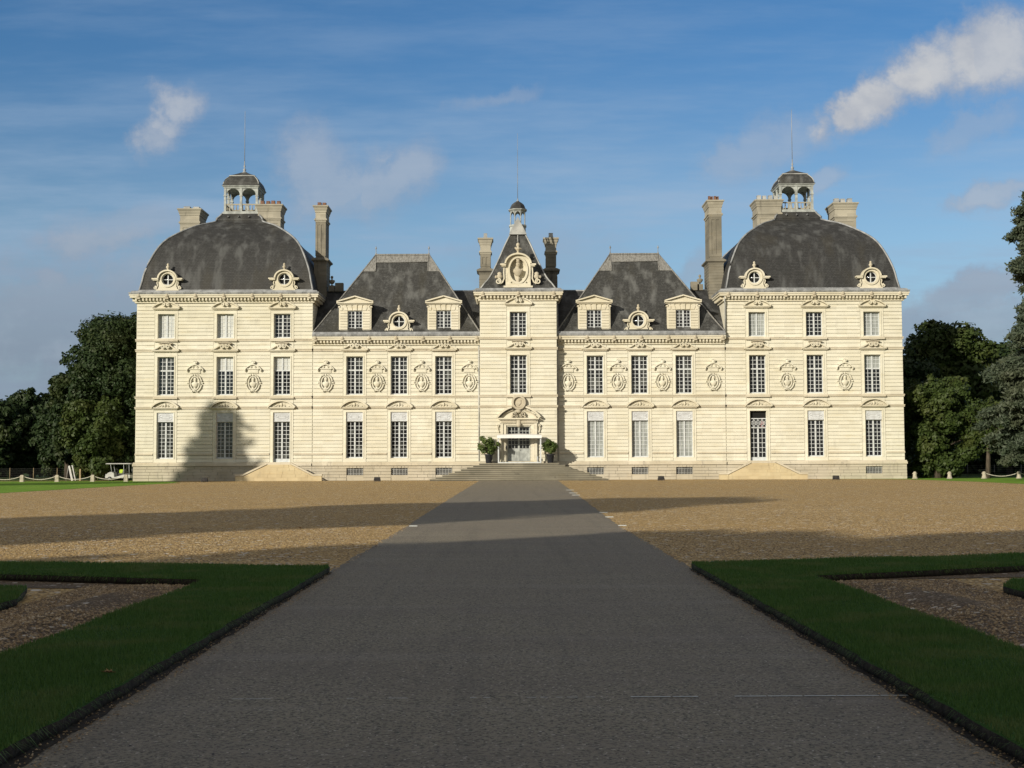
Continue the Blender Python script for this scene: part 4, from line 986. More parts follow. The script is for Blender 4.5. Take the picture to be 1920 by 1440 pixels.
# faint white line painted across the path and small pale slabs at its edges
mb = MB(); R = random.Random(5)
for a, b in ((1178,1252),(1256,1303),(1371,1430),(1433,1497),(1501,1560),(1562,1640),(1643,1718),(442,462),(466,512),(652,665),(730,765),(880,892),(905,918),(985,1003),(1010,1024),(1040,1052),(1060,1080),(1096,1112)):
    Y = 9.2; X0, X1 = (a-960)/F*Y, (b-960)/F*Y; w = .012 if a > 1150 else .006; yy = Y+.012*(X0)
    mb.add([(X0,yy-w,.0125),(X1,yy-w,.0125),(X1,yy+w,.0125),(X0,yy+w,.0125)], [(0,1,2,3)])
tag(structure(mb, 'painted_line', 'paint_line'), None, None)
mk = [(775,986.5,'pale slab at the left edge of the path'), (1165,985.5,'pale slab at the right path edge nearest the viewer'), (1141,969.5,'pale slab at the right path edge, second from the viewer'), (1130,961,'short pale slab at the right path edge, third from the viewer'), (1079,928.5,'wide pale slab at the right path edge just beyond the long shadow'), (1074,924.5,'thin pale slab at the right path edge near the steps'), (1068,919,'pale slab at the right path edge closest to the entrance steps')]
for px, py, lb in mk:
    Y = HC*F/(py+.0035*(px-960)-870); X = (px-960)/F*Y; m_ = MB(); w = 7.5/F*Y; dd = .10 if Y > 40 else .07
    m_.loft([(w,dd,0),(w,dd,.012),(w-.01,dd-.01,.016)]); o = put(m_, 'edge_slab', 'paint_line', None, (X, Y, .009)); tag(o, lb, 'slab', 'pale slabs along the path edges')
# fallen leaves
lf = [(348,1227,'in the soil edge of the left border by the path'),(212,1251,'on the grass of the left border'),(1710,1307,'at the right end of the white line'),(1595,1240,'in the soil edge above the white line on the right'),(1665,1282,'under the right turf edge close to the white line'),(1492,1175,'on the right soil edge furthest from the viewer'),(217,1302,'at the foot of the left turf border nearest the viewer'),(1128,989,'on the sunlit gravel left of the path')]
for i, (px, py, lb) in enumerate(lf):
    if i == 7: px, py = 565, 991
    Y = (HC-(.16 if i == 1 else 0))*F/(py+.0035*(px-960)-870); X = (px-960)/F*Y; m_ = MB(); R = random.Random(i); s = .05 if i < 7 else .09
    out = [(1,0),(.55,.3),(.6,.75),(.15,.45),(-.2,.9),(-.3,.35),(-.8,.4),(-.6,0),(-.8,-.4),(-.3,-.35),(-.2,-.8),(.15,-.4),(.6,-.7),(.55,-.25)]
    vs = [(x*s, y*s, (abs(y)*.5+.15*x*x)*s) for x, y in out]+[(0,0,0)]; m_.add(vs, [(k, (k+1) % 14, 14) for k in range(14)])
    m_.tube([(0,0,0),(-1.3*s,.1*s,.1*s)], .0025, 4)
    o = put(m_, 'fallen_leaf', 'dead_leaf', None, (X, Y, .14 if i == 1 else .02), (.1, .2, R.uniform(0, 6))); tag(o, ('curled brown leaf lying '+lb), 'leaf', 'fallen leaves')

# ---------------------------------------------------------------- leaves by the thousand (numpy)
def quads_mesh(name, V, mt, npf=4, smooth=False):
    n = len(V)//npf; me = bpy.data.meshes.new(name); me.vertices.add(n*npf); me.vertices.foreach_set('co', V.astype(np.float32).ravel())
    me.loops.add(n*npf); me.loops.foreach_set('vertex_index', np.arange(n*npf, dtype=np.int32)); me.polygons.add(n)
    me.polygons.foreach_set('loop_start', np.arange(0, n*npf, npf, dtype=np.int32)); me.polygons.foreach_set('loop_total', np.full(n, npf, dtype=np.int32))
    for x in ([mt] if isinstance(mt, str) else mt): me.materials.append(MATS[x])
    me.update(); me.validate(); return me
def leaves(P, N, size, rs, aspect=1.7):
    """one pointed quad per position P, facing roughly N"""
    n = len(P); N = N/np.maximum(np.linalg.norm(N, axis=1, keepdims=True), 1e-6)
    T = rs.normal(size=(n, 3)); T -= N*(T*N).sum(1, keepdims=True); T /= np.maximum(np.linalg.norm(T, axis=1, keepdims=True), 1e-6); B = np.cross(N, T)
    s = (size*rs.uniform(.6, 1.3, (n, 1))); a = T*s*aspect/2; b = B*s/2
    return np.stack([P-a, P+b*1.0-a*.1, P+a, P-b-a*.1], 1).reshape(-1, 3)
def crown(clumps, nleaf, size, seed, up=.35):
    rs = np.random.RandomState(seed); c = np.array(clumps); vol = (c[:,3]*c[:,4]+c[:,5]*c[:,3])**.9; pr = vol/vol.sum()
    idx = rs.choice(len(c), nleaf, p=pr); d = rs.normal(size=(nleaf, 3)); d /= np.linalg.norm(d, axis=1, keepdims=True)
    r = 1-np.abs(rs.normal(0, .22, (nleaf, 1))); r = np.clip(r, .1, 1.05)
    lump = 1+.16*np.sin(d[:, :1]*7+idx[:, None])*np.cos(d[:, 1:2]*6+idx[:, None]*2)+.12*np.sin(d[:, 2:]*9+idx[:, None])
    P = c[idx, :3]+d*c[idx, 3:]*r*lump
    N = d+rs.normal(0, .55, (nleaf, 3)); N[:, 2] += up
    return leaves(P, N, size, rs)
def tree(name, label, cat, x, y, H, R, zb, lm, seed, nleaf=26000, size=.34, group=None, top=.55, ncl=46, trunk=True, trunk_r=.35, ry=None, shape='oak'):
    rs = random.Random(seed); cl = []; limbs = MB(); ry = ry or R; lean = rs.uniform(-.4, .4)
    limbs.tube([(0,0,-.2),(lean*.3,0,H*.25),(lean,.1,H*.5),(lean*.7,0,H*.86)], trunk_r*1.25, 8, r2=trunk_r*.22)
    for i in range(ncl):
        u = (i+.5)/ncl; z = zb+(H-zb)*(u**.85)*.93; t = (z-zb)/(H-zb)
        if shape == 'oak': prof = math.sqrt(max(0, 1-((t-.42)/.62)**2)) if t > .42 else (.62+.38*t/.42)
        elif shape == 'column': prof = (.82+.18*min(1, t/.35)) if t < .62 else math.sqrt(max(.02, 1-((t-.62)/.42)**2))
        else: prof = max(.06, (1-t)**.85)
        a = i*2.39996+rs.uniform(-.4, .4); rr = prof*((rs.uniform(.45, .86) if shape != 'cone' else rs.uniform(.68, .86)) if i % 4 else rs.uniform(.1, .4))
        cr = (rs.uniform(.22, .34) if shape != 'cone' else rs.uniform(.14, .2)*(1.15-t))*min(R, H*.4)
        cx, cy = rr*cos(a)*R, rr*sin(a)*ry; cl.append((cx+lean*t, cy, z, cr*1.15, cr*1.15, cr*.85))
        if i % 2 == 0: zb_ = max(H*.12, z-rs.uniform(.15, .35)*H*.5); limbs.tube([(lean*.5,0,zb_),(cx*.5,cy*.5,(zb_+z)/2+.2),(cx,cy,z)], trunk_r*.30, 5, r2=.05)
        for q in range(3): cl.append((cx*rs.uniform(1.0,1.22)+rs.uniform(-.9,.9), cy*rs.uniform(1.0,1.2)+rs.uniform(-.6,.6), z+rs.uniform(-.3,1.1), cr*.36, cr*.36, cr*.3))
    root = link(name, None, None, (x, y, 0)); tag(root, label, cat, group)
    put(limbs, 'trunk', 'bark', root, (x, y, 0))
    me = quads_mesh('crown', crown(cl, nleaf, size, seed), lm); link('crown', me, root, (x, y, 0))
    return root
def copy_tree(root, x, y, rz, s, label):
    r = root.copy(); COL.objects.link(r); r.location = (x, y, 0); r.rotation_euler = (0, 0, rz); r.scale = (s[0], s[0], s[1]); r['label'] = label
    for ch in list(root.children): c = ch.copy(); COL.objects.link(c); c.parent = r
    return r
TG = 'park trees left of the chateau'; TGR = 'park trees right of the chateau'
def gx(px, Y): return (px-960)/F*Y
def gz(py, px, Y): return zp(py+.0035*(px-960), Y)
tree('broadleaf_tree', 'tallest dark dense tree touching the left end of the chateau', 'tree', gx(225,146), 146, gz(590,200,146), 5.9, 1.6, 'leaf_dark', 11, 110000, .21, TG, ncl=96, shape='column', trunk_r=.5)
tree('broadleaf_tree', 'rounded shorter tree rising just left of the tallest dark tree', 'tree', gx(128,152), 152, gz(698,125,152), 3.0, 2.0, 'leaf_dark', 12, 22000, .28, TG, ncl=40)
tree('broadleaf_tree', 'bushy olive green tree in front of the tallest dark tree, low crown', 'tree', gx(180,141.5), 141.5, gz(752,180,141.5), 3.6, .9, 'leaf_mid', 13, 30000, .26, TG, ncl=44, trunk_r=.3)
tree('broadleaf_tree', 'wide low dark tree at the far left of the photo, broad flat crown', 'tree', gx(62,172), 172, gz(738,60,172), 5.0, 1.2, 'leaf_dark', 14, 34000, .32, TG, ncl=50)
tree('broadleaf_tree', 'dark tree cut by the left edge of the photo', 'tree', gx(-12,168), 168, gz(752,0,168), 4.6, 1.2, 'leaf_dark', 15, 26000, .32, TG, ncl=40)
tree('conifer_tree', 'dark conifer with side branches poking out behind the tallest dark tree', 'conifer', gx(178,156), 156, gz(622,178,156), 3.2, 2.5, 'leaf_dark', 16, 20000, .3, TG, ncl=60, shape='cone')
tree('broadleaf_tree', 'small dark tree filling the gap between the far left trees and the tall dark tree', 'tree', gx(108,160), 160, gz(775,108,160), 3.0, .6, 'leaf_dark', 17, 18000, .3, TG, ncl=34)
tree('broadleaf_tree', 'tall dark green tree rising behind the right end of the chateau', 'tree', gx(1785,168), 168, gz(608,1785,168), 6.6, 4.5, 'leaf_mid', 21, 46000, .34, TGR, ncl=60, trunk_r=.5)
tree('broadleaf_tree', 'sunlit yellow green tree beside the right corner of the chateau', 'tree', gx(1756,137.5), 137.5, gz(708,1750,137.5), 5.2, .5, 'leaf_mid', 27, 42000, .24, TGR, ncl=30)
tree('broadleaf_tree', 'dark tree mostly hidden behind the right corner of the chateau', 'tree', gx(1706,160), 160, gz(668,1710,160), 3.7, 1.0, 'leaf_dark', 23, 26000, .32, TGR, ncl=44)
tree('broadleaf_tree', 'thin dark tree with a bare forked trunk below the cedar branches', 'tree', gx(1850,134), 134, gz(752,1840,134), 3.4, 3.2, 'leaf_mid', 24, 3600, .2, TGR, ncl=26, trunk_r=.24)
tree('broadleaf_tree', 'dark wide tree behind the cedar at the right edge of the photo', 'tree', gx(1890,176), 176, gz(640,1890,176), 6.4, 1.4, 'leaf_dark', 25, 30000, .36, TGR, ncl=46)
# the blue-grey cedar cut by the right edge of the photo
def cedar(x, y, H, seed):
    rs = random.Random(seed); nr = np.random.RandomState(seed); tr = MB(); tr.tube([(0,0,-.3),(0,0,H*.5),(.2,0,H)], .75, 10, r2=.08); P = []; N = []
    def prof(z):
        tb = [(2,5.0),(4.5,6.6),(7,6.9),(9.5,6.3),(11.5,6.0),(13,5.0),(15,4.0),(17,3.4),(19,4.2),(21.5,4.0),(24,4.2),(27,2.4),(30,.4)]
        for (a, b), (c, d) in zip(tb[:-1], tb[1:]):
            if a <= z <= c: return b+(d-b)*(z-a)/(c-a)
        return .3
    k = 0; z = 2.6
    while z < H-.5:
        for j in range(6):
            a = k*2.39996+rs.uniform(-.3,.3); k += 1; L = prof(z)*rs.uniform(.68, 1.08); rise = rs.uniform(.05,.35)*L; dr = rs.uniform(.1,.3)*L
            pts = [Vector((cos(a)*L*t, sin(a)*L*t, z+rise*sin(t*1.9)*.7-dr*t*t*1.2)) for t in (0,.25,.5,.75,1)]
            tr.tube(pts, .11, 5, r2=.02)
            m = int((28 if z < 13 else 70)*L); 
            for q in range(m):
                t = rs.uniform(.22, 1.02); i = min(3, int(t*4)); p = pts[i].lerp(pts[i+1], min(1.05, t*4-i)); sp = .26*L*(1.15-t)+.16
                off_ = rs.gauss(0, 1)*sp*.8; c = Vector((p.x-sin(a)*off_, p.y+cos(a)*off_, p.z-abs(off_)*.16+rs.uniform(-.08,.08)))
                P.append(c); N.append((0,0,1))
        z += rs.uniform(.36, .60)*1.0
    C = np.array([tuple(p) for p in P]); reps = 13; C = np.repeat(C, reps, 0); C += nr.normal(0, 1, C.shape)*np.array([.27,.27,.15])
    Nn = nr.normal(0, .8, C.shape); Nn[:, 2] += .5; Nn[:, 1] -= .5; Nn[:, 0] -= .3
    root = link('cedar_tree', None, None, (x, y, 0)); tag(root, 'huge blue grey cedar with drooping layered branches at the right edge of the photo', 'cedar')
    put(tr, 'trunk', 'bark', root, (x, y, 0)); me = quads_mesh('crown', leaves(C, Nn, .15, nr, 2.6), 'leaf_cedar'); link('crown', me, root, (x, y, 0))
cedar(gx(2003,118), 118, 28.5, 5)
# far wood closing the view under the crowns
def wood(name, x0, x1, y, h, seed, lm='leaf_dark'):
    rs = random.Random(seed); cl = []
    for i in range(int(abs(x1-x0)*1.2)):
        x = x0+(x1-x0)*rs.random(); z = h*rs.random()**.8; cl.append((x, y+rs.uniform(-5,5), z, rs.uniform(1.5,3), rs.uniform(1.5,3), rs.uniform(1.2,2.4)))
    me = quads_mesh(name, crown(cl, 30000, .55, seed), lm); o = link(name, me); o['kind'] = 'stuff'; tag(o, 'dark undergrowth of the far wood beyond the '+('left' if x0 < 0 else 'right')+' park trees', 'undergrowth'); return o
wood('undergrowth', -95, -40, 186, 7, 31); wood('undergrowth', 42, 105, 190, 7, 32)

# trees behind the viewer: their shadows fall across the court and the near path
BG = 'tall trees standing behind the viewer'
sd = (sin(SUN_AZ), cos(SUN_AZ)); tl = math.tan(SUN_EL)
def caster(tipx, tipy, L, tipz=0): return tipx-sd[0]*L, tipy-sd[1]*L, tipz+L*tl
bx, by, bh = caster(9.5, 62.5, 84); b0 = tree('shade_tree', 'very tall broadleaf tree behind the viewer whose long shadow crosses the court', 'tree', bx, by, bh, 6.6, 9.0, 'leaf_dark', 41, 30000, .5, BG, ncl=60, shape='oak')
bx, by, bh = caster(.8, 26.8, 62); t1 = tree('shade_tree', 'broad leafy tree behind the viewer shading the near path', 'tree', bx, by, bh, 5.2, 1.0, 'leaf_dark', 42, 26000, .5, BG, ncl=60, shape='column')
SPOTS = [(5.5,29,62,1.1,'second shade tree behind the viewer, right of the first'),(10.5,31.0,64,1.05,'third shade tree behind the viewer towards the right'),(17,32,62,1.0,'fourth shade tree behind the viewer towards the right'),(24,34,60,1.1,'fifth shade tree behind the viewer towards the right'),(31,38,62,1.1,'rightmost shade tree behind the viewer'),(1,21,46,.9,'nearer shade tree behind the viewer left of the path'),(8,25,44,.95,'nearer shade tree behind the viewer beside the path'),(16,25,44,1.0,'nearer shade tree behind the viewer towards the right')]
for i, (tx_, ty_, L, s, lb) in enumerate(SPOTS):
    x_, y_, h_ = caster(tx_, ty_, L); copy_tree(t1, x_, y_, i*1.3+.5, (s, h_/bh), lb)
# pointed conifer left of the court: its shadow lies on the left pavilion
x_, y_, h_ = caster(xp(418,745), YW, 62, zp(743)+.6); tree('conifer_tree', 'tall pointed conifer outside the left edge whose shadow falls on the left pavilion', 'conifer', x_, y_, h_, 8.6, 1.0, 'leaf_dark', 51, 60000, .5, None, ncl=240, shape='cone')

# ---------------------------------------------------------------- grass blades on the near turf
def inside(px, py, poly):
    c = np.zeros(len(px), bool); n = len(poly)
    for i in range(n):
        x1, y1 = poly[i-1]; x2, y2 = poly[i]
        k = ((y1 > py) != (y2 > py)) & (px < (x2-x1)*(py-y1)/((y2-y1) if y2 != y1 else 1e-9)+x1); c ^= k
    return c
def blades(polys, dens, seed):
    rs = np.random.RandomState(seed); out = []
    for poly in polys:
        xs = [p[0] for p in poly]; ys = [p[1] for p in poly]; A = (max(xs)-min(xs))*(max(ys)-min(ys)); n = int(A*dens)
        x = rs.uniform(min(xs), max(xs), n); y = rs.uniform(min(ys), max(ys), n); k = inside(x, y, poly) & (np.abs(x) < .40*y+.6) & (rs.rand(n) < np.clip(9/np.maximum(y, 5), .3, 1)); x, y = x[k], y[k]; n = len(x)
        h = rs.uniform(.022, .05, n)*(1+.35*np.sin(x*2.1)*np.sin(y*1.7)); az = rs.uniform(0, 2*PI, n); ln = rs.uniform(0, .6, n)*h; w = rs.uniform(.0022, .0045, n)*np.clip(y/8, 1, 2.2)
        dx, dy = np.cos(az), np.sin(az); z0 = .105
        V = np.stack([np.stack([x-dy*w, y+dx*w, np.full(n, z0)], 1), np.stack([x+dy*w, y-dx*w, np.full(n, z0)], 1), np.stack([x+dx*ln, y+dy*ln, z0+h], 1)], 1).reshape(-1, 3); out.append(V)
        # tufts hanging over the cut edge
        for i in range(len(poly)):
            a, b = np.array(poly[i-1]), np.array(poly[i]); L = np.linalg.norm(b-a); m_ = int(L*60); t = rs.rand(m_, 1); P = a+(b-a)*t; d = (b-a)/L; nrm = np.array([d[1], -d[0]])
            kk = (np.abs(P[:, 0]) < .40*P[:, 1]+.6); P = P[kk]; m_ = len(P); o_ = rs.uniform(.01, .06, (m_, 1)); zt = rs.uniform(.02, .10, m_); w = rs.uniform(.002, .005, m_)[:, None]*1.3
            B = P-nrm*rs.uniform(.0, .04, (m_, 1)); Tp = P+nrm*o_+d*rs.normal(0, .02, (m_, 1)); z0_ = rs.uniform(.08, .115, m_)
            V = np.stack([np.column_stack([B-d*w, z0_]), np.column_stack([B+d*w, z0_]), np.column_stack([Tp, zt])], 1).reshape(-1, 3); out.append(V)
    return np.concatenate(out)
me = quads_mesh('grass_blades', blades([ccw(TL), ccw(TRt), ccw(IL), ccw(IR)], 5200, 3), 'grass_blade', 3)
o = link('grass_blades', me); o['kind'] = 'stuff'; tag(o, 'short mown grass blades on the raised turf borders', 'grass')
# loose pebbles on the beds, the court in front and along the turf edges
def pebbles(n, seed):
    rs = np.random.RandomState(seed); a = []
    def zone(m, xa, xb, ya, yb, s0, s1, zf): 
        x = rs.uniform(xa, xb, m); y = rs.uniform(ya, yb, m); a.append(np.column_stack([x, y, zf(x, y), rs.uniform(s0, s1, m)]))
    bz = lambda x0, x1, y1: (lambda x, y: .012+.085*np.exp(-(((np.abs(x)-x0)/(x1-x0)-.42)/.2)**2)*np.clip((y1-y)/1.2, 0, 1)+.004)
    zone(9000, -5.6, -4.1, 9, 17.8, .008, .02, bz(4.0, 5.6, 17.9)); zone(9000, 4.1, 5.95, 9, 18.1, .008, .02, bz(4.0, 5.95, 18.2))
    zone(16000, -13, 13, 19.5, 34, .010, .024, lambda x, y: x*0+.008)
    for s in (-1, 1): zone(1300, *sorted((s*(PH-.22), s*(PH-.0))), 6, 20, .004, .011, lambda x, y: x*0+.014)
    A = np.concatenate(a); k = (np.abs(A[:, 0]) < .40*A[:, 1]+.5) & ~((np.abs(A[:, 0]) < PH-.1) & (A[:, 1] > 19)) & ~((A[:, 1] > 19) & (A[:, 1] < 22+.25*np.abs(A[:, 0])*.6) & (np.abs(A[:, 0]) > PH)); A = A[k]; n = len(A)
    O = np.array([(1,0,0),(0,1,0),(-1,0,0),(0,-1,0),(0,0,.8),(0,0,-.4)]); Fc = np.array([(0,1,4),(1,2,4),(2,3,4),(3,0,4)])
    V = O[None]*A[:, 3][:, None, None]*rs.uniform(.6, 1.3, (n, 6, 3)); th = rs.uniform(0, 6.28, n); c, s_ = np.cos(th)[:, None], np.sin(th)[:, None]
    V = np.stack([V[:, :, 0]*c-V[:, :, 1]*s_, V[:, :, 0]*s_+V[:, :, 1]*c, V[:, :, 2]], 2)+A[:, None, :3]
    F_ = (Fc[None]+np.arange(n)[:, None, None]*6).reshape(-1); me = bpy.data.meshes.new('loose_pebbles'); me.vertices.add(n*6); me.vertices.foreach_set('co', V.astype(np.float32).ravel())
    me.loops.add(n*12); me.loops.foreach_set('vertex_index', F_.astype(np.int32)); me.polygons.add(n*4); me.polygons.foreach_set('loop_start', np.arange(0, n*12, 3, dtype=np.int32)); me.polygons.foreach_set('loop_total', np.full(n*4, 3, dtype=np.int32))
    me.materials.append(MATS['pebble']); me.update(); me.validate(); return me
m, t, b, o = mat('pebble', .8, spec=.3); g = t.n.new('ShaderNodeNewGeometry'); rp = t.node('ShaderNodeValToRGB', i_0=g.outputs['Random Per Island']); el = rp.color_ramp.elements
el[0].color = (.15,.10,.055,1); el[1].color = (.56,.47,.34,1); k_ = el.new(.5); k_.color = (.34,.245,.135,1); k_ = el.new(.9); k_.color = (.42,.32,.19,1); t.put(b.inputs['Base Color'], rp.outputs[0])
o = link('loose_pebbles', pebbles(1, 8)); o['kind'] = 'stuff'; tag(o, 'loose brown and cream pebbles scattered over the beds and court', 'pebbles')

# ---------------------------------------------------------------- things in front of the chateau
# potted shrubs
def potted(px, label, seed, w, lean):
    Y = YP-1.0; X = xp(px, 860, Y); root = link('potted_shrub', None, None, (X, Y, 1.685)); tag(root, label, 'potted shrub', 'potted shrubs beside the entrance')
    p = MB(); p.lathe([(.27,0),(.29,.02),(.38,.78),(.43,.80),(.43,.90),(.38,.90),(.35,.84)], n=20); p.lathe([(.02,.80),(.35,.82)], n=16, m=1); put(p, 'pot', ['pot_plastic', 'soil'], root, WL[root])
    R = random.Random(seed); s = MB(); cl = []
    for k in range(13):
        a = k*2.4; r = R.uniform(.15, w)*(1 if k % 3 else .5); z = R.uniform(1.5, 2.55)-.22*r; tip = (cos(a)*r+lean*.2, sin(a)*r*.8, z)
        s.tube([(R.uniform(-.1,.1), R.uniform(-.1,.1), .8), (tip[0]*.35, tip[1]*.35, 1.2), tip], .03, 5, r2=.012); q = R.uniform(.2, .34); cl.append(tip+(q*1.1, q*1.1, q))
        cl.append((tip[0]*.7, tip[1]*.7, z-.35, q*.9, q*.9, q*.7))
    put(s, 'stem', 'bark', root, WL[root]); link('foliage', quads_mesh('foliage', crown(cl, 2500, .115, seed, .6), 'leaf_shrub'), root, WL[root])
potted(916, 'leafy shrub spreading loosely in a black pot left of the entrance door', 61, 1.5, -.35); potted(1031.5, 'leafy shrub with a compact upright crown in a black pot right of the entrance door', 62, .92, .2)
# glazed draught porch
Yg = YP-1.3; gx0, gx1 = xp(933,860,Yg), xp(1014.5,860,Yg); zt = zp(822, Yg); root = link('entrance_canopy', None, None, ((gx0+gx1)/2, Yg, 1.68)); tag(root, 'white framed glass shelter with a white awning in front of the entrance door', 'canopy')
f = MB()
for x in (gx0, gx1-.12): f.box(x, x+.12, Yg, Yg+.1, 1.74, zt); f.box(x, x+.12, YP-.75, YP-.65, 1.69, zt)
f.box(gx0, gx1, Yg-.01, Yg+.11, 1.69, 1.79)
for x in (gx0+.02, gx1-.10): f.box(x, x+.08, Yg+.12, YP-.76, 1.70, 1.79)
fo = put(f, 'frame', 'white_paint', root)
for x in (gx0+.05, gx1-.07): g = MB(); g.box(x, x+.02, Yg+.115, YP-.765, 1.80, zt-.01); put(g, 'side_glass', 'clear_sheet', root)
c = MB(); xm = (gx0+gx1)/2; za = zt+.02
c.add([(gx0-.08,Yg-.15,za),(xm,Yg-.15,za),(gx1+.05,Yg-.15,za),(gx0-.08,Yg-.13,za+.28),(xm,Yg-.13,za+.36),(gx1+.05,Yg-.13,za+.28),(gx0-.08,YP-.66,za+.38),(xm,YP-.66,za+.47),(gx1+.05,YP-.66,za+.38),(gx0-.08,YP-.66,za),(gx1+.05,YP-.66,za)],
      [(0,1,4,3),(1,2,5,4),(3,4,7,6),(4,5,8,7),(0,3,6,9),(2,10,8,5)])
put(c, 'awning', 'cart_paint', root)
g = MB(); g.box(gx1-.42, gx1-.3, YP-.6, YP-.5, 1.69, 2.35); put(g, 'post', 'grey_metal', root)
# wall lamp beside the door
l = MB(); lx = xp(949.3,830,YP); l.box(lx-.06, lx+.06, YP-.42, YP-.30, 3.05, 3.35); l.box(lx-.02, lx+.02, YP-.30, YP-.02, 3.3, 3.34); l.lathe([(.09,0),(.03,.1)], lx, YP-.36, 3.35, 6)
put(l, 'wall_lamp', 'black_iron', CH)
# floodlights on the gravel
for px, py, lb in ((383,905,'small black floodlight on the gravel before the left pavilion'),(706.5,905.5,'small black floodlight on the gravel before the left wing'),(1239,901,'small black floodlight on the gravel before the right wing'),(1567,900,'small black floodlight on the gravel before the right pavilion')):
    Y = 124.5; X = xp(px, 900, Y); r = link('floodlight', None, None, (X, Y, 0)); tag(r, lb, 'floodlight', 'floodlights along the facade')
    m_ = MB(); m_.add([(X-.27,Y-.1,.10),(X+.27,Y-.1,.10),(X+.27,Y+.22,.06),(X-.27,Y+.22,.06),(X-.27,Y-.16,.40),(X+.27,Y-.16,.40),(X+.27,Y+.12,.44),(X-.27,Y+.12,.44)], [(0,3,2,1),(4,5,6,7),(0,1,5,4),(1,2,6,5),(2,3,7,6),(3,0,4,7)]); put(m_, 'housing', 'black_iron', r)
    m_ = MB(); 
    for s in (-1, 1): m_.box(X+s*.30-.02, X+s*.30+.02, Y-.03, Y+.03, .01, .26)
    m_.box(X-.32, X+.32, Y-.08, Y+.08, .005, .03); put(m_, 'bracket', 'black_iron', r)
# bollards and ropes
def post_mesh(kind):
    mb = MB()
    if kind == 'sq': mb.loft([(.20,.17,0),(.185,.16,.1),(.165,.14,.60),(.13,.11,.66),(.07,.06,.69)])
    else: mb.lathe([(.30,0),(.30,.05),(.24,.09),(.19,.30),(.185,.5),(.17,.62),(.11,.70),(.03,.72)], n=12); mb.lathe([(.02,-.05),(.04,0),(.02,.05)], -.2, 0, .52, 6); mb.lathe([(.02,-.05),(.04,0),(.02,.05)], .2, 0, .52, 6)
    return mb
def line(px_list, Y, kind, labels, ropes, grp, ext=0):
    P = [gx(p, Y) for p in px_list]
    for x, lb in zip(P, labels): o = link('stone_bollard', shared('bollard_'+kind, lambda: post_mesh(kind), 'post_stone'), None, (x, Y, .01)); tag(o, lb, 'bollard', grp)
    for a, b, lb in ropes:
        m_ = MB(); n = 14; m_.tube([(a+(b-a)*i/n, Y, .60-.36*(1-(2*i/n-1)**2)) for i in range(n+1)], .035, 6); o = put(m_, 'rope', 'rope'); tag(o, lb, 'rope', 'ropes slung between the bollards'); 
PLx = [-22.5, 43, 108.5, 175, 237.5]; Y = 131
o_ = ['first', 'second', 'third', 'fourth']
Lx = [gx(p, Y) for p in PLx]
line(PLx[1:], Y, 'sq', ['squat square stone bollard %s from the left on the left lawn' % s for s in ['first', 'second', 'third']]+['squat square stone bollard nearest the left pavilion corner'], [(Lx[i], Lx[i+1], s) for i, s in enumerate(['white rope running out of the photo at the far left', 'white sagging rope between the first and second left bollards', 'white sagging rope between the second and third left bollards', 'white sagging rope between the last two left bollards before the pavilion'])], 'stone bollards on the left lawn')
PRx = [1713, 1778, 1842.5, 1907.5, 1975]; Rx = [gx(p, Y) for p in PRx]
line(PRx[:4], Y, 'rd', ['round stone bollard nearest the right pavilion corner', 'round stone bollard second from the right pavilion', 'round stone bollard where the right rope begins', 'round stone bollard at the right edge of the photo'], [(Rx[2], Rx[3], 'white sagging rope between the two rightmost bollards'), (Rx[3], Rx[4], 'white rope leaving the photo at the right edge')], 'stone bollards on the right lawn')
# grey metal posts with thin chains behind, right
Y = 139; xs_ = [gx(p, Y) for p in (1715, 1739.5, 1765)]
for x, s in zip(xs_, ('left', 'middle', 'right')):
    m_ = MB(); m_.lathe([(.085,0),(.085,1.02),(.06,1.07)], n=10); o = put(m_, 'metal_post', 'grey_metal', None, (x, Y, .0)); tag(o, 'slim pale grey metal post, %s one of three behind the bollards' % s, 'post', 'grey metal posts with chains')
for a, b, s in ((xs_[0], xs_[1], 'left'), (xs_[1], xs_[2], 'right')):
    m_ = MB(); m_.tube([(a+(b-a)*i/10, Y, .88-.30*(1-(2*i/10-1)**2)) for i in range(11)], .022, 5); o = put(m_, 'chain', 'grey_metal'); tag(o, 'thin grey chain hanging between the %s pair of metal posts' % s, 'chain', 'chains between the metal posts')
# wire fences
def fence(x0, x1, y, n, label):
    r = link('wire_fence', None, None, ((x0+x1)/2, y, 0)); tag(r, label, 'fence')
    for k in range(n): x = x0+(x1-x0)*k/(n-1); m_ = MB(); m_.tube([(x,y,0),(x,y,1.35)], .04, 5); put(m_, 'post', 'wood' if x < 0 else 'wire', r)
    m_ = MB()
    for k in range(6): m_.tube([(x0,y-.045,.15+.22*k),(x1,y-.045,.15+.22*k)], .008, 3)
    put(m_, 'wire', 'wire', r)
fence(-62, -39, 144.5, 10, 'low wire mesh fence under the dark trees on the left'); fence(40, 60, 142.5, 8, 'low wire mesh fence under the trees on the right')
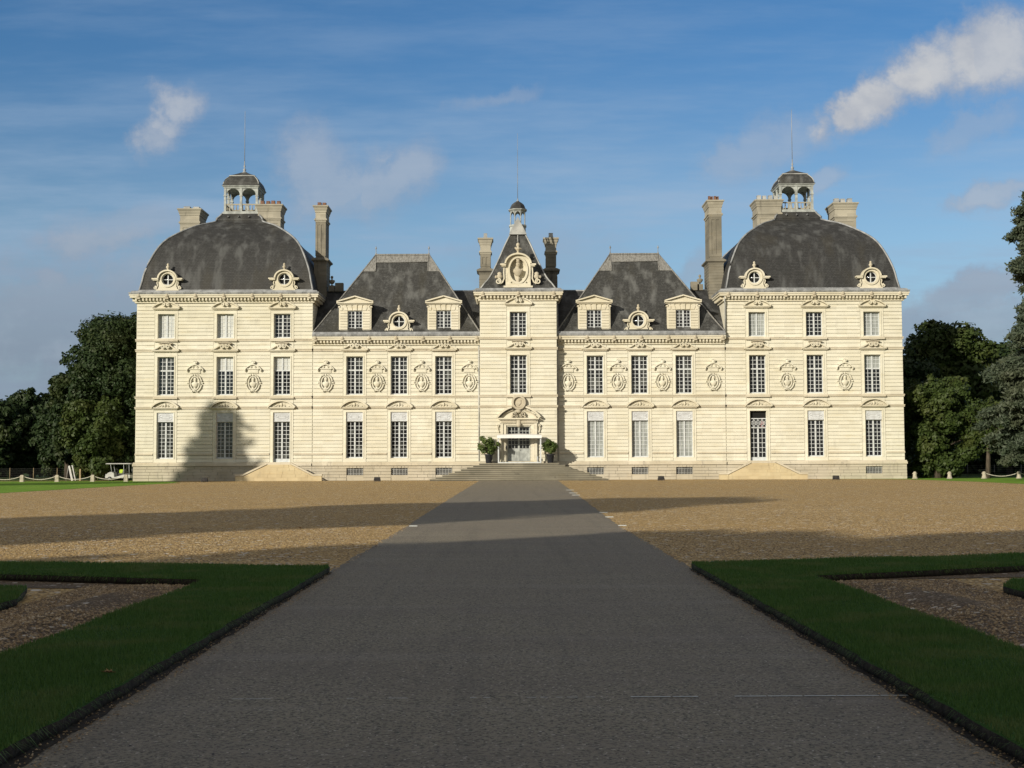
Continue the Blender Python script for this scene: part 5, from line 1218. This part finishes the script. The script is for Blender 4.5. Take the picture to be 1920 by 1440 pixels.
# leaning white boards and short wooden post
r = MB(); X = gx(134,140); 
r.tube([(X-.5,140,0),(X-.28,140,1.5)], .02, 5); r.add([(X-.30,140,1.55),(X-.12,140,1.60),(X+.28,139.9,.05),(X+.08,139.9,.0),(X-.30,140.06,1.55),(X-.12,140.06,1.60),(X+.28,139.96,.05),(X+.08,139.96,.0)], [(0,1,2,3),(7,6,5,4),(0,4,5,1),(1,5,6,2),(2,6,7,3),(3,7,4,0)])
r.add([(X-.02,140.2,1.62),(X+.12,140.2,1.62),(X+.50,140.1,.05),(X+.34,140.1,.0),(X-.02,140.26,1.62),(X+.12,140.26,1.62),(X+.50,140.16,.05),(X+.34,140.16,.0)], [(0,1,2,3),(7,6,5,4),(0,4,5,1),(1,5,6,2),(2,6,7,3),(3,7,4,0)])
o = put(r, 'leaning_boards', 'cart_body'); tag(o, 'pair of white boards leaning on a prop in front of the dark trees', 'boards')
m_ = MB(); m_.loft([(.08,.07,0),(.075,.065,1.2),(.04,.04,1.24)]); o = put(m_, 'wooden_post', 'wood', None, (gx(151.5,140), 140, 0)); tag(o, 'single short pale wooden post right of the leaning white boards', 'post')
# golf cart behind the left corner
def cart():
    Y = 138; X0 = gx(201,Y); root = link('golf_cart', None, None, (X0+1.3, Y, 0)); tag(root, 'white golf cart with a flat roof parked beside the left pavilion corner', 'golf cart'); L = 2.55
    y0, y1 = Y-.6, Y+.6
    b = MB(); b.prism([(X0+.05,.30),(X0+L,.30),(X0+L,.62),(X0+1.9,.66),(X0+1.1,.42),(X0+.95,.42),(X0+.9,.82),(X0+.62,.95),(X0+.35,.86),(X0+.05,.60)], y0, y1); b.box(X0+.0, X0+.12, y0+.1, y1-.1, .34, .5); put(b, 'body', 'cart_body', root)
    s = MB(); s.box(X0+1.35, X0+1.85, y0+.08, y1-.08, .66, .80); s.prism([(X0+1.75,.80),(X0+1.9,.80),(X0+2.0,1.25),(X0+1.88,1.25)], y0+.1, y1-.1); s.box(X0+2.05, X0+2.5, y0+.08, y1-.08, .64, .78); put(s, 'seat', 'seat_vinyl', root)
    p = MB()
    for x, xt in ((X0+.75,X0+.55),(X0+1.95,X0+1.9),(X0+2.5,X0+2.45)):
        for y in (y0+.05, y1-.05): p.tube([(x,y,.6),(xt,y,1.72)], .025, 6)
    put(p, 'roof_post', 'grey_metal', root)
    r = MB(); r.loft([(1.25,.62,0),(1.28,.65,.03),(1.26,.63,.08),(1.1,.5,.11)]); put(r, 'roof', 'cart_body', root, (X0+1.35, Y, 1.72))
    for x in (X0+.5, X0+2.1):
        for y in (y0+.02, y1-.02):
            w = MB(); w.lathe([(.12,-.09),(.21,-.08),(.23,-.03),(.23,.03),(.21,.08),(.12,.09)], n=16); wo = put(w, 'wheel', 'rubber', root, (x, y, .23), (PI/2,0,0))
            h = MB(); h.lathe([(.11,-.1),(.05,-.11),(.05,.11),(.11,.1)], n=10); q = put(h, 'rim', 'grey_metal', None); q.parent = wo
    for y in (y0+.2, y1-.2): h = MB(); h.lathe([(.03,-.02),(.07,0),(.06,.03)], n=10); put(h, 'headlight', 'grey_metal', root, (X0+.04, y, .66), (0,-PI/2,0))
    st = MB(); st.tube([(X0+.85,Y-.25,.8),(X0+1.1,Y-.25,1.05)], .02, 6); st.band([(X0+1.1+.17*cos(2*PI*i/14), 1.06+.17*sin(2*PI*i/14)) for i in range(14)], .03, Y-.27, Y-.23, closed=True); put(st, 'steering_wheel', 'black_iron', root)
    return X0
X0 = cart()
m_ = MB(); m_.loft([(.17,.12,0),(.2,.14,.1),(.2,.14,.3),(.12,.08,.38)]); o = put(m_, 'safety_jacket', 'hi_vis', None, (X0+1.62, 137.75, .80)); tag(o, 'bright yellow green safety jacket heaped on the golf cart seat', 'jacket')

# ---------------------------------------------------------------- sky, sun, camera
W = bpy.data.worlds.new('World'); S.world = W; W.use_nodes = True; W.node_tree.nodes.clear(); t = NT(W.node_tree)
SKY_S = .115
W.cycles.sampling_method = 'MANUAL'; W.cycles.sample_map_resolution = 512
sky = t.node('ShaderNodeTexSky', sky_type='NISHITA', sun_disc=False); sky.sun_elevation = SUN_EL; sky.sun_rotation = math.radians(180)+SUN_AZ
sky.air_density = 1.0; sky.dust_density = .6; sky.ozone_density = 1.6; sky.altitude = 100
gen = t.node('ShaderNodeTexCoord').outputs['Generated']; sp = t.node('ShaderNodeSeparateXYZ', i_0=gen)
yy = t.math('MAXIMUM', sp.outputs[1], .08); u = t.math('DIVIDE', sp.outputs[0], yy); v = t.math('DIVIDE', sp.outputs[2], yy)
uv = t.node('ShaderNodeCombineXYZ', i_0=u, i_1=v).outputs[0]
nz = t.node('ShaderNodeTexNoise', i_Vector=uv, i_Scale=10.0, i_Detail=8.0, i_Roughness=.62)
fb = nz.outputs[0]; fine = t.noise(uv, 30, 8, .68)
def blob(uc, vc, ru, rv, rot, amp, soft=1.0):
    wv = t.node('ShaderNodeVectorMath', operation='MULTIPLY_ADD', i_0=nz.outputs[1], i_1=(.10, .07, 0), i_2=uv).outputs[0]
    s = t.node('ShaderNodeVectorMath', operation='SUBTRACT', i_0=wv, i_1=(uc+.05, vc+.035, 0)).outputs[0]
    r = t.node('ShaderNodeVectorRotate', rotation_type='Z_AXIS', i_Vector=s, i_Angle=-rot).outputs[0]
    q = t.node('ShaderNodeVectorMath', operation='MULTIPLY', i_0=r, i_1=(1/(ru*1.8), 1/(rv*1.8), 0)).outputs[0]
    L = t.node('ShaderNodeVectorMath', operation='LENGTH', i_0=q).outputs['Value']
    return t.math('MULTIPLY', t.mr(L, 1.0, 0.0), amp)
def cu(px, py): return (px-960)/F, (870-(py+.0035*(px-960)))/F
dens = None
opac = None
def addb(px, py, rx_, ry_, rot, amp):
    global dens, opac
    a, b = cu(px, py); q = blob(a, b, rx_/F, ry_/F, math.radians(rot), 1.0); dens = q if dens is None else t.math('MAXIMUM', dens, q)
    w = t.math('MULTIPLY', t.math('MULTIPLY', q, 4.0, clamp=True), amp); opac = w if opac is None else t.math('MAXIMUM', opac, w)
for a in [(1640,190,110,50,32,1.0),(1745,115,110,62,25,.97),(1885,95,120,72,20,.92),(1595,215,50,42,20,.8),(328,180,52,42,35,.72),(290,228,48,40,25,.62),
          (575,300,95,80,15,.5),(762,318,70,52,35,.52),(650,350,150,70,10,.4),(1400,270,85,45,40,.38),(1860,372,80,24,20,.62),(1850,240,100,34,30,.34),(1480,255,90,50,20,.32),
          (1290,505,70,34,40,.42),(1550,335,40,22,35,.42),(40,590,320,130,4,.6),(1820,620,230,70,6,.6),(1850,552,140,30,12,.66),(200,425,190,46,5,.34),(100,505,60,30,0,.55),(940,165,90,22,12,.3),(1000,480,200,60,5,.25)]: addb(*a)
tex = t.math('ADD', t.math('MULTIPLY', fb, .55), t.math('MULTIPLY', fine, .45))
dd = t.math('ADD', dens, t.math('MULTIPLY', t.math('SUBTRACT', tex, .5), 2.1)); alpha = t.math('MULTIPLY', t.mr(dd, .14, .86, 0, 1.0), opac)
# thin veil of cirrus, drawn out sideways
vl = t.noise(t.vscale(uv, (1, 5.5, 1)), 2.6, 5, .6); vl2 = t.noise(t.vscale(uv, (1, 7, 1)), 6, 6, .65)
low = t.mr(v, .33, .16, 0, 1); veil = t.math('MULTIPLY', t.math('MULTIPLY', t.mr(t.math('ADD', t.math('MULTIPLY', vl, .65), t.math('MULTIPLY', vl2, .35)), .40, .66), t.math('ADD', t.math('MULTIPLY', low, .7), .35)), .62)
skyc = t.node('ShaderNodeVectorMath', operation='MULTIPLY', i_0=sky.outputs[0], i_1=(SKY_S, SKY_S, SKY_S)).outputs[0]
skyc = t.mix(1.0, skyc, t.mix(t.mr(v, .17, .35), (.64,.77,.88), (.36,.645,.89)), 'MULTIPLY')
skyc = t.mix(t.mr(v, .16, .03, 0, .62), skyc, (.225,.29,.43))
fwd = t.mr(sp.outputs[1], .1, .3)
grey = t.mr(v, .06, .24); ccol = t.mix(grey, (.20,.235,.325), (.47,.50,.56))
ccol = t.mix(t.math('MULTIPLY', t.mr(dd, .4, 1.0), opac), t.mix(grey, (.22,.255,.34), (.34,.39,.49)), t.mix(grey, (.21,.235,.32), (.56,.575,.60)))
ccol = t.mix(t.math('MULTIPLY', t.mr(t.noise(t.vscale(uv, (1, 1.3, 1)), 16, 5, .6), .45, .68), .55), ccol, (.36,.40,.48))
c = t.mix(t.math('MULTIPLY', veil, fwd), skyc, t.mix(t.mr(v, .08, .2), (.235,.28,.40), (.36,.47,.62))); c = t.mix(t.math('MULTIPLY', alpha, fwd), c, ccol)
back = t.math('MULTIPLY', t.math('MAXIMUM', t.mr(sp.outputs[1], .45, -.1), t.mr(sp.outputs[2], .42, .7)), t.mr(t.noise(gen, 2.2, 3), .3, .6, .45, .9))  # unseen sky behind and overhead: warm grey cover added to neutralise the fill light
c = t.mix(back, c, (.40,.365,.315))
bg = t.node('ShaderNodeBackground', i_Color=c, i_Strength=1.0); wo = t.n.new('ShaderNodeOutputWorld'); t.l.new(bg.outputs[0], wo.inputs[0])
L = bpy.data.lights.new('sun', 'SUN'); L.energy = 4.9; L.angle = math.radians(.65); L.color = (1, .90, .735)
so = bpy.data.objects.new('sun', L); COL.objects.link(so)
dirv = Vector((sin(SUN_AZ)*cos(SUN_EL), cos(SUN_AZ)*cos(SUN_EL), -sin(SUN_EL))); so.rotation_euler = dirv.to_track_quat('-Z', 'Y').to_euler(); so.location = (-60, -80, 60)
cam = bpy.data.cameras.new('camera'); cam.sensor_width = 36; cam.lens = 36*F/1920; cam.clip_end = 6000; cam.clip_start = .1
co = bpy.data.objects.new('camera', cam); COL.objects.link(co); co.matrix_world = Matrix.Translation((0, 0, HC)) @ Matrix.Rotation(PI/2+PITCH, 4, 'X') @ Matrix.Rotation(math.radians(ROLL), 4, 'Z')
S.camera = co
S.view_settings.view_transform = 'Standard'; S.view_settings.look = 'None'; S.view_settings.exposure = 0.0; S.view_settings.gamma = 1
S.render.engine = 'CYCLES'; S.cycles.max_bounces = 4; S.cycles.transparent_max_bounces = 6; S.cycles.diffuse_bounces = 2
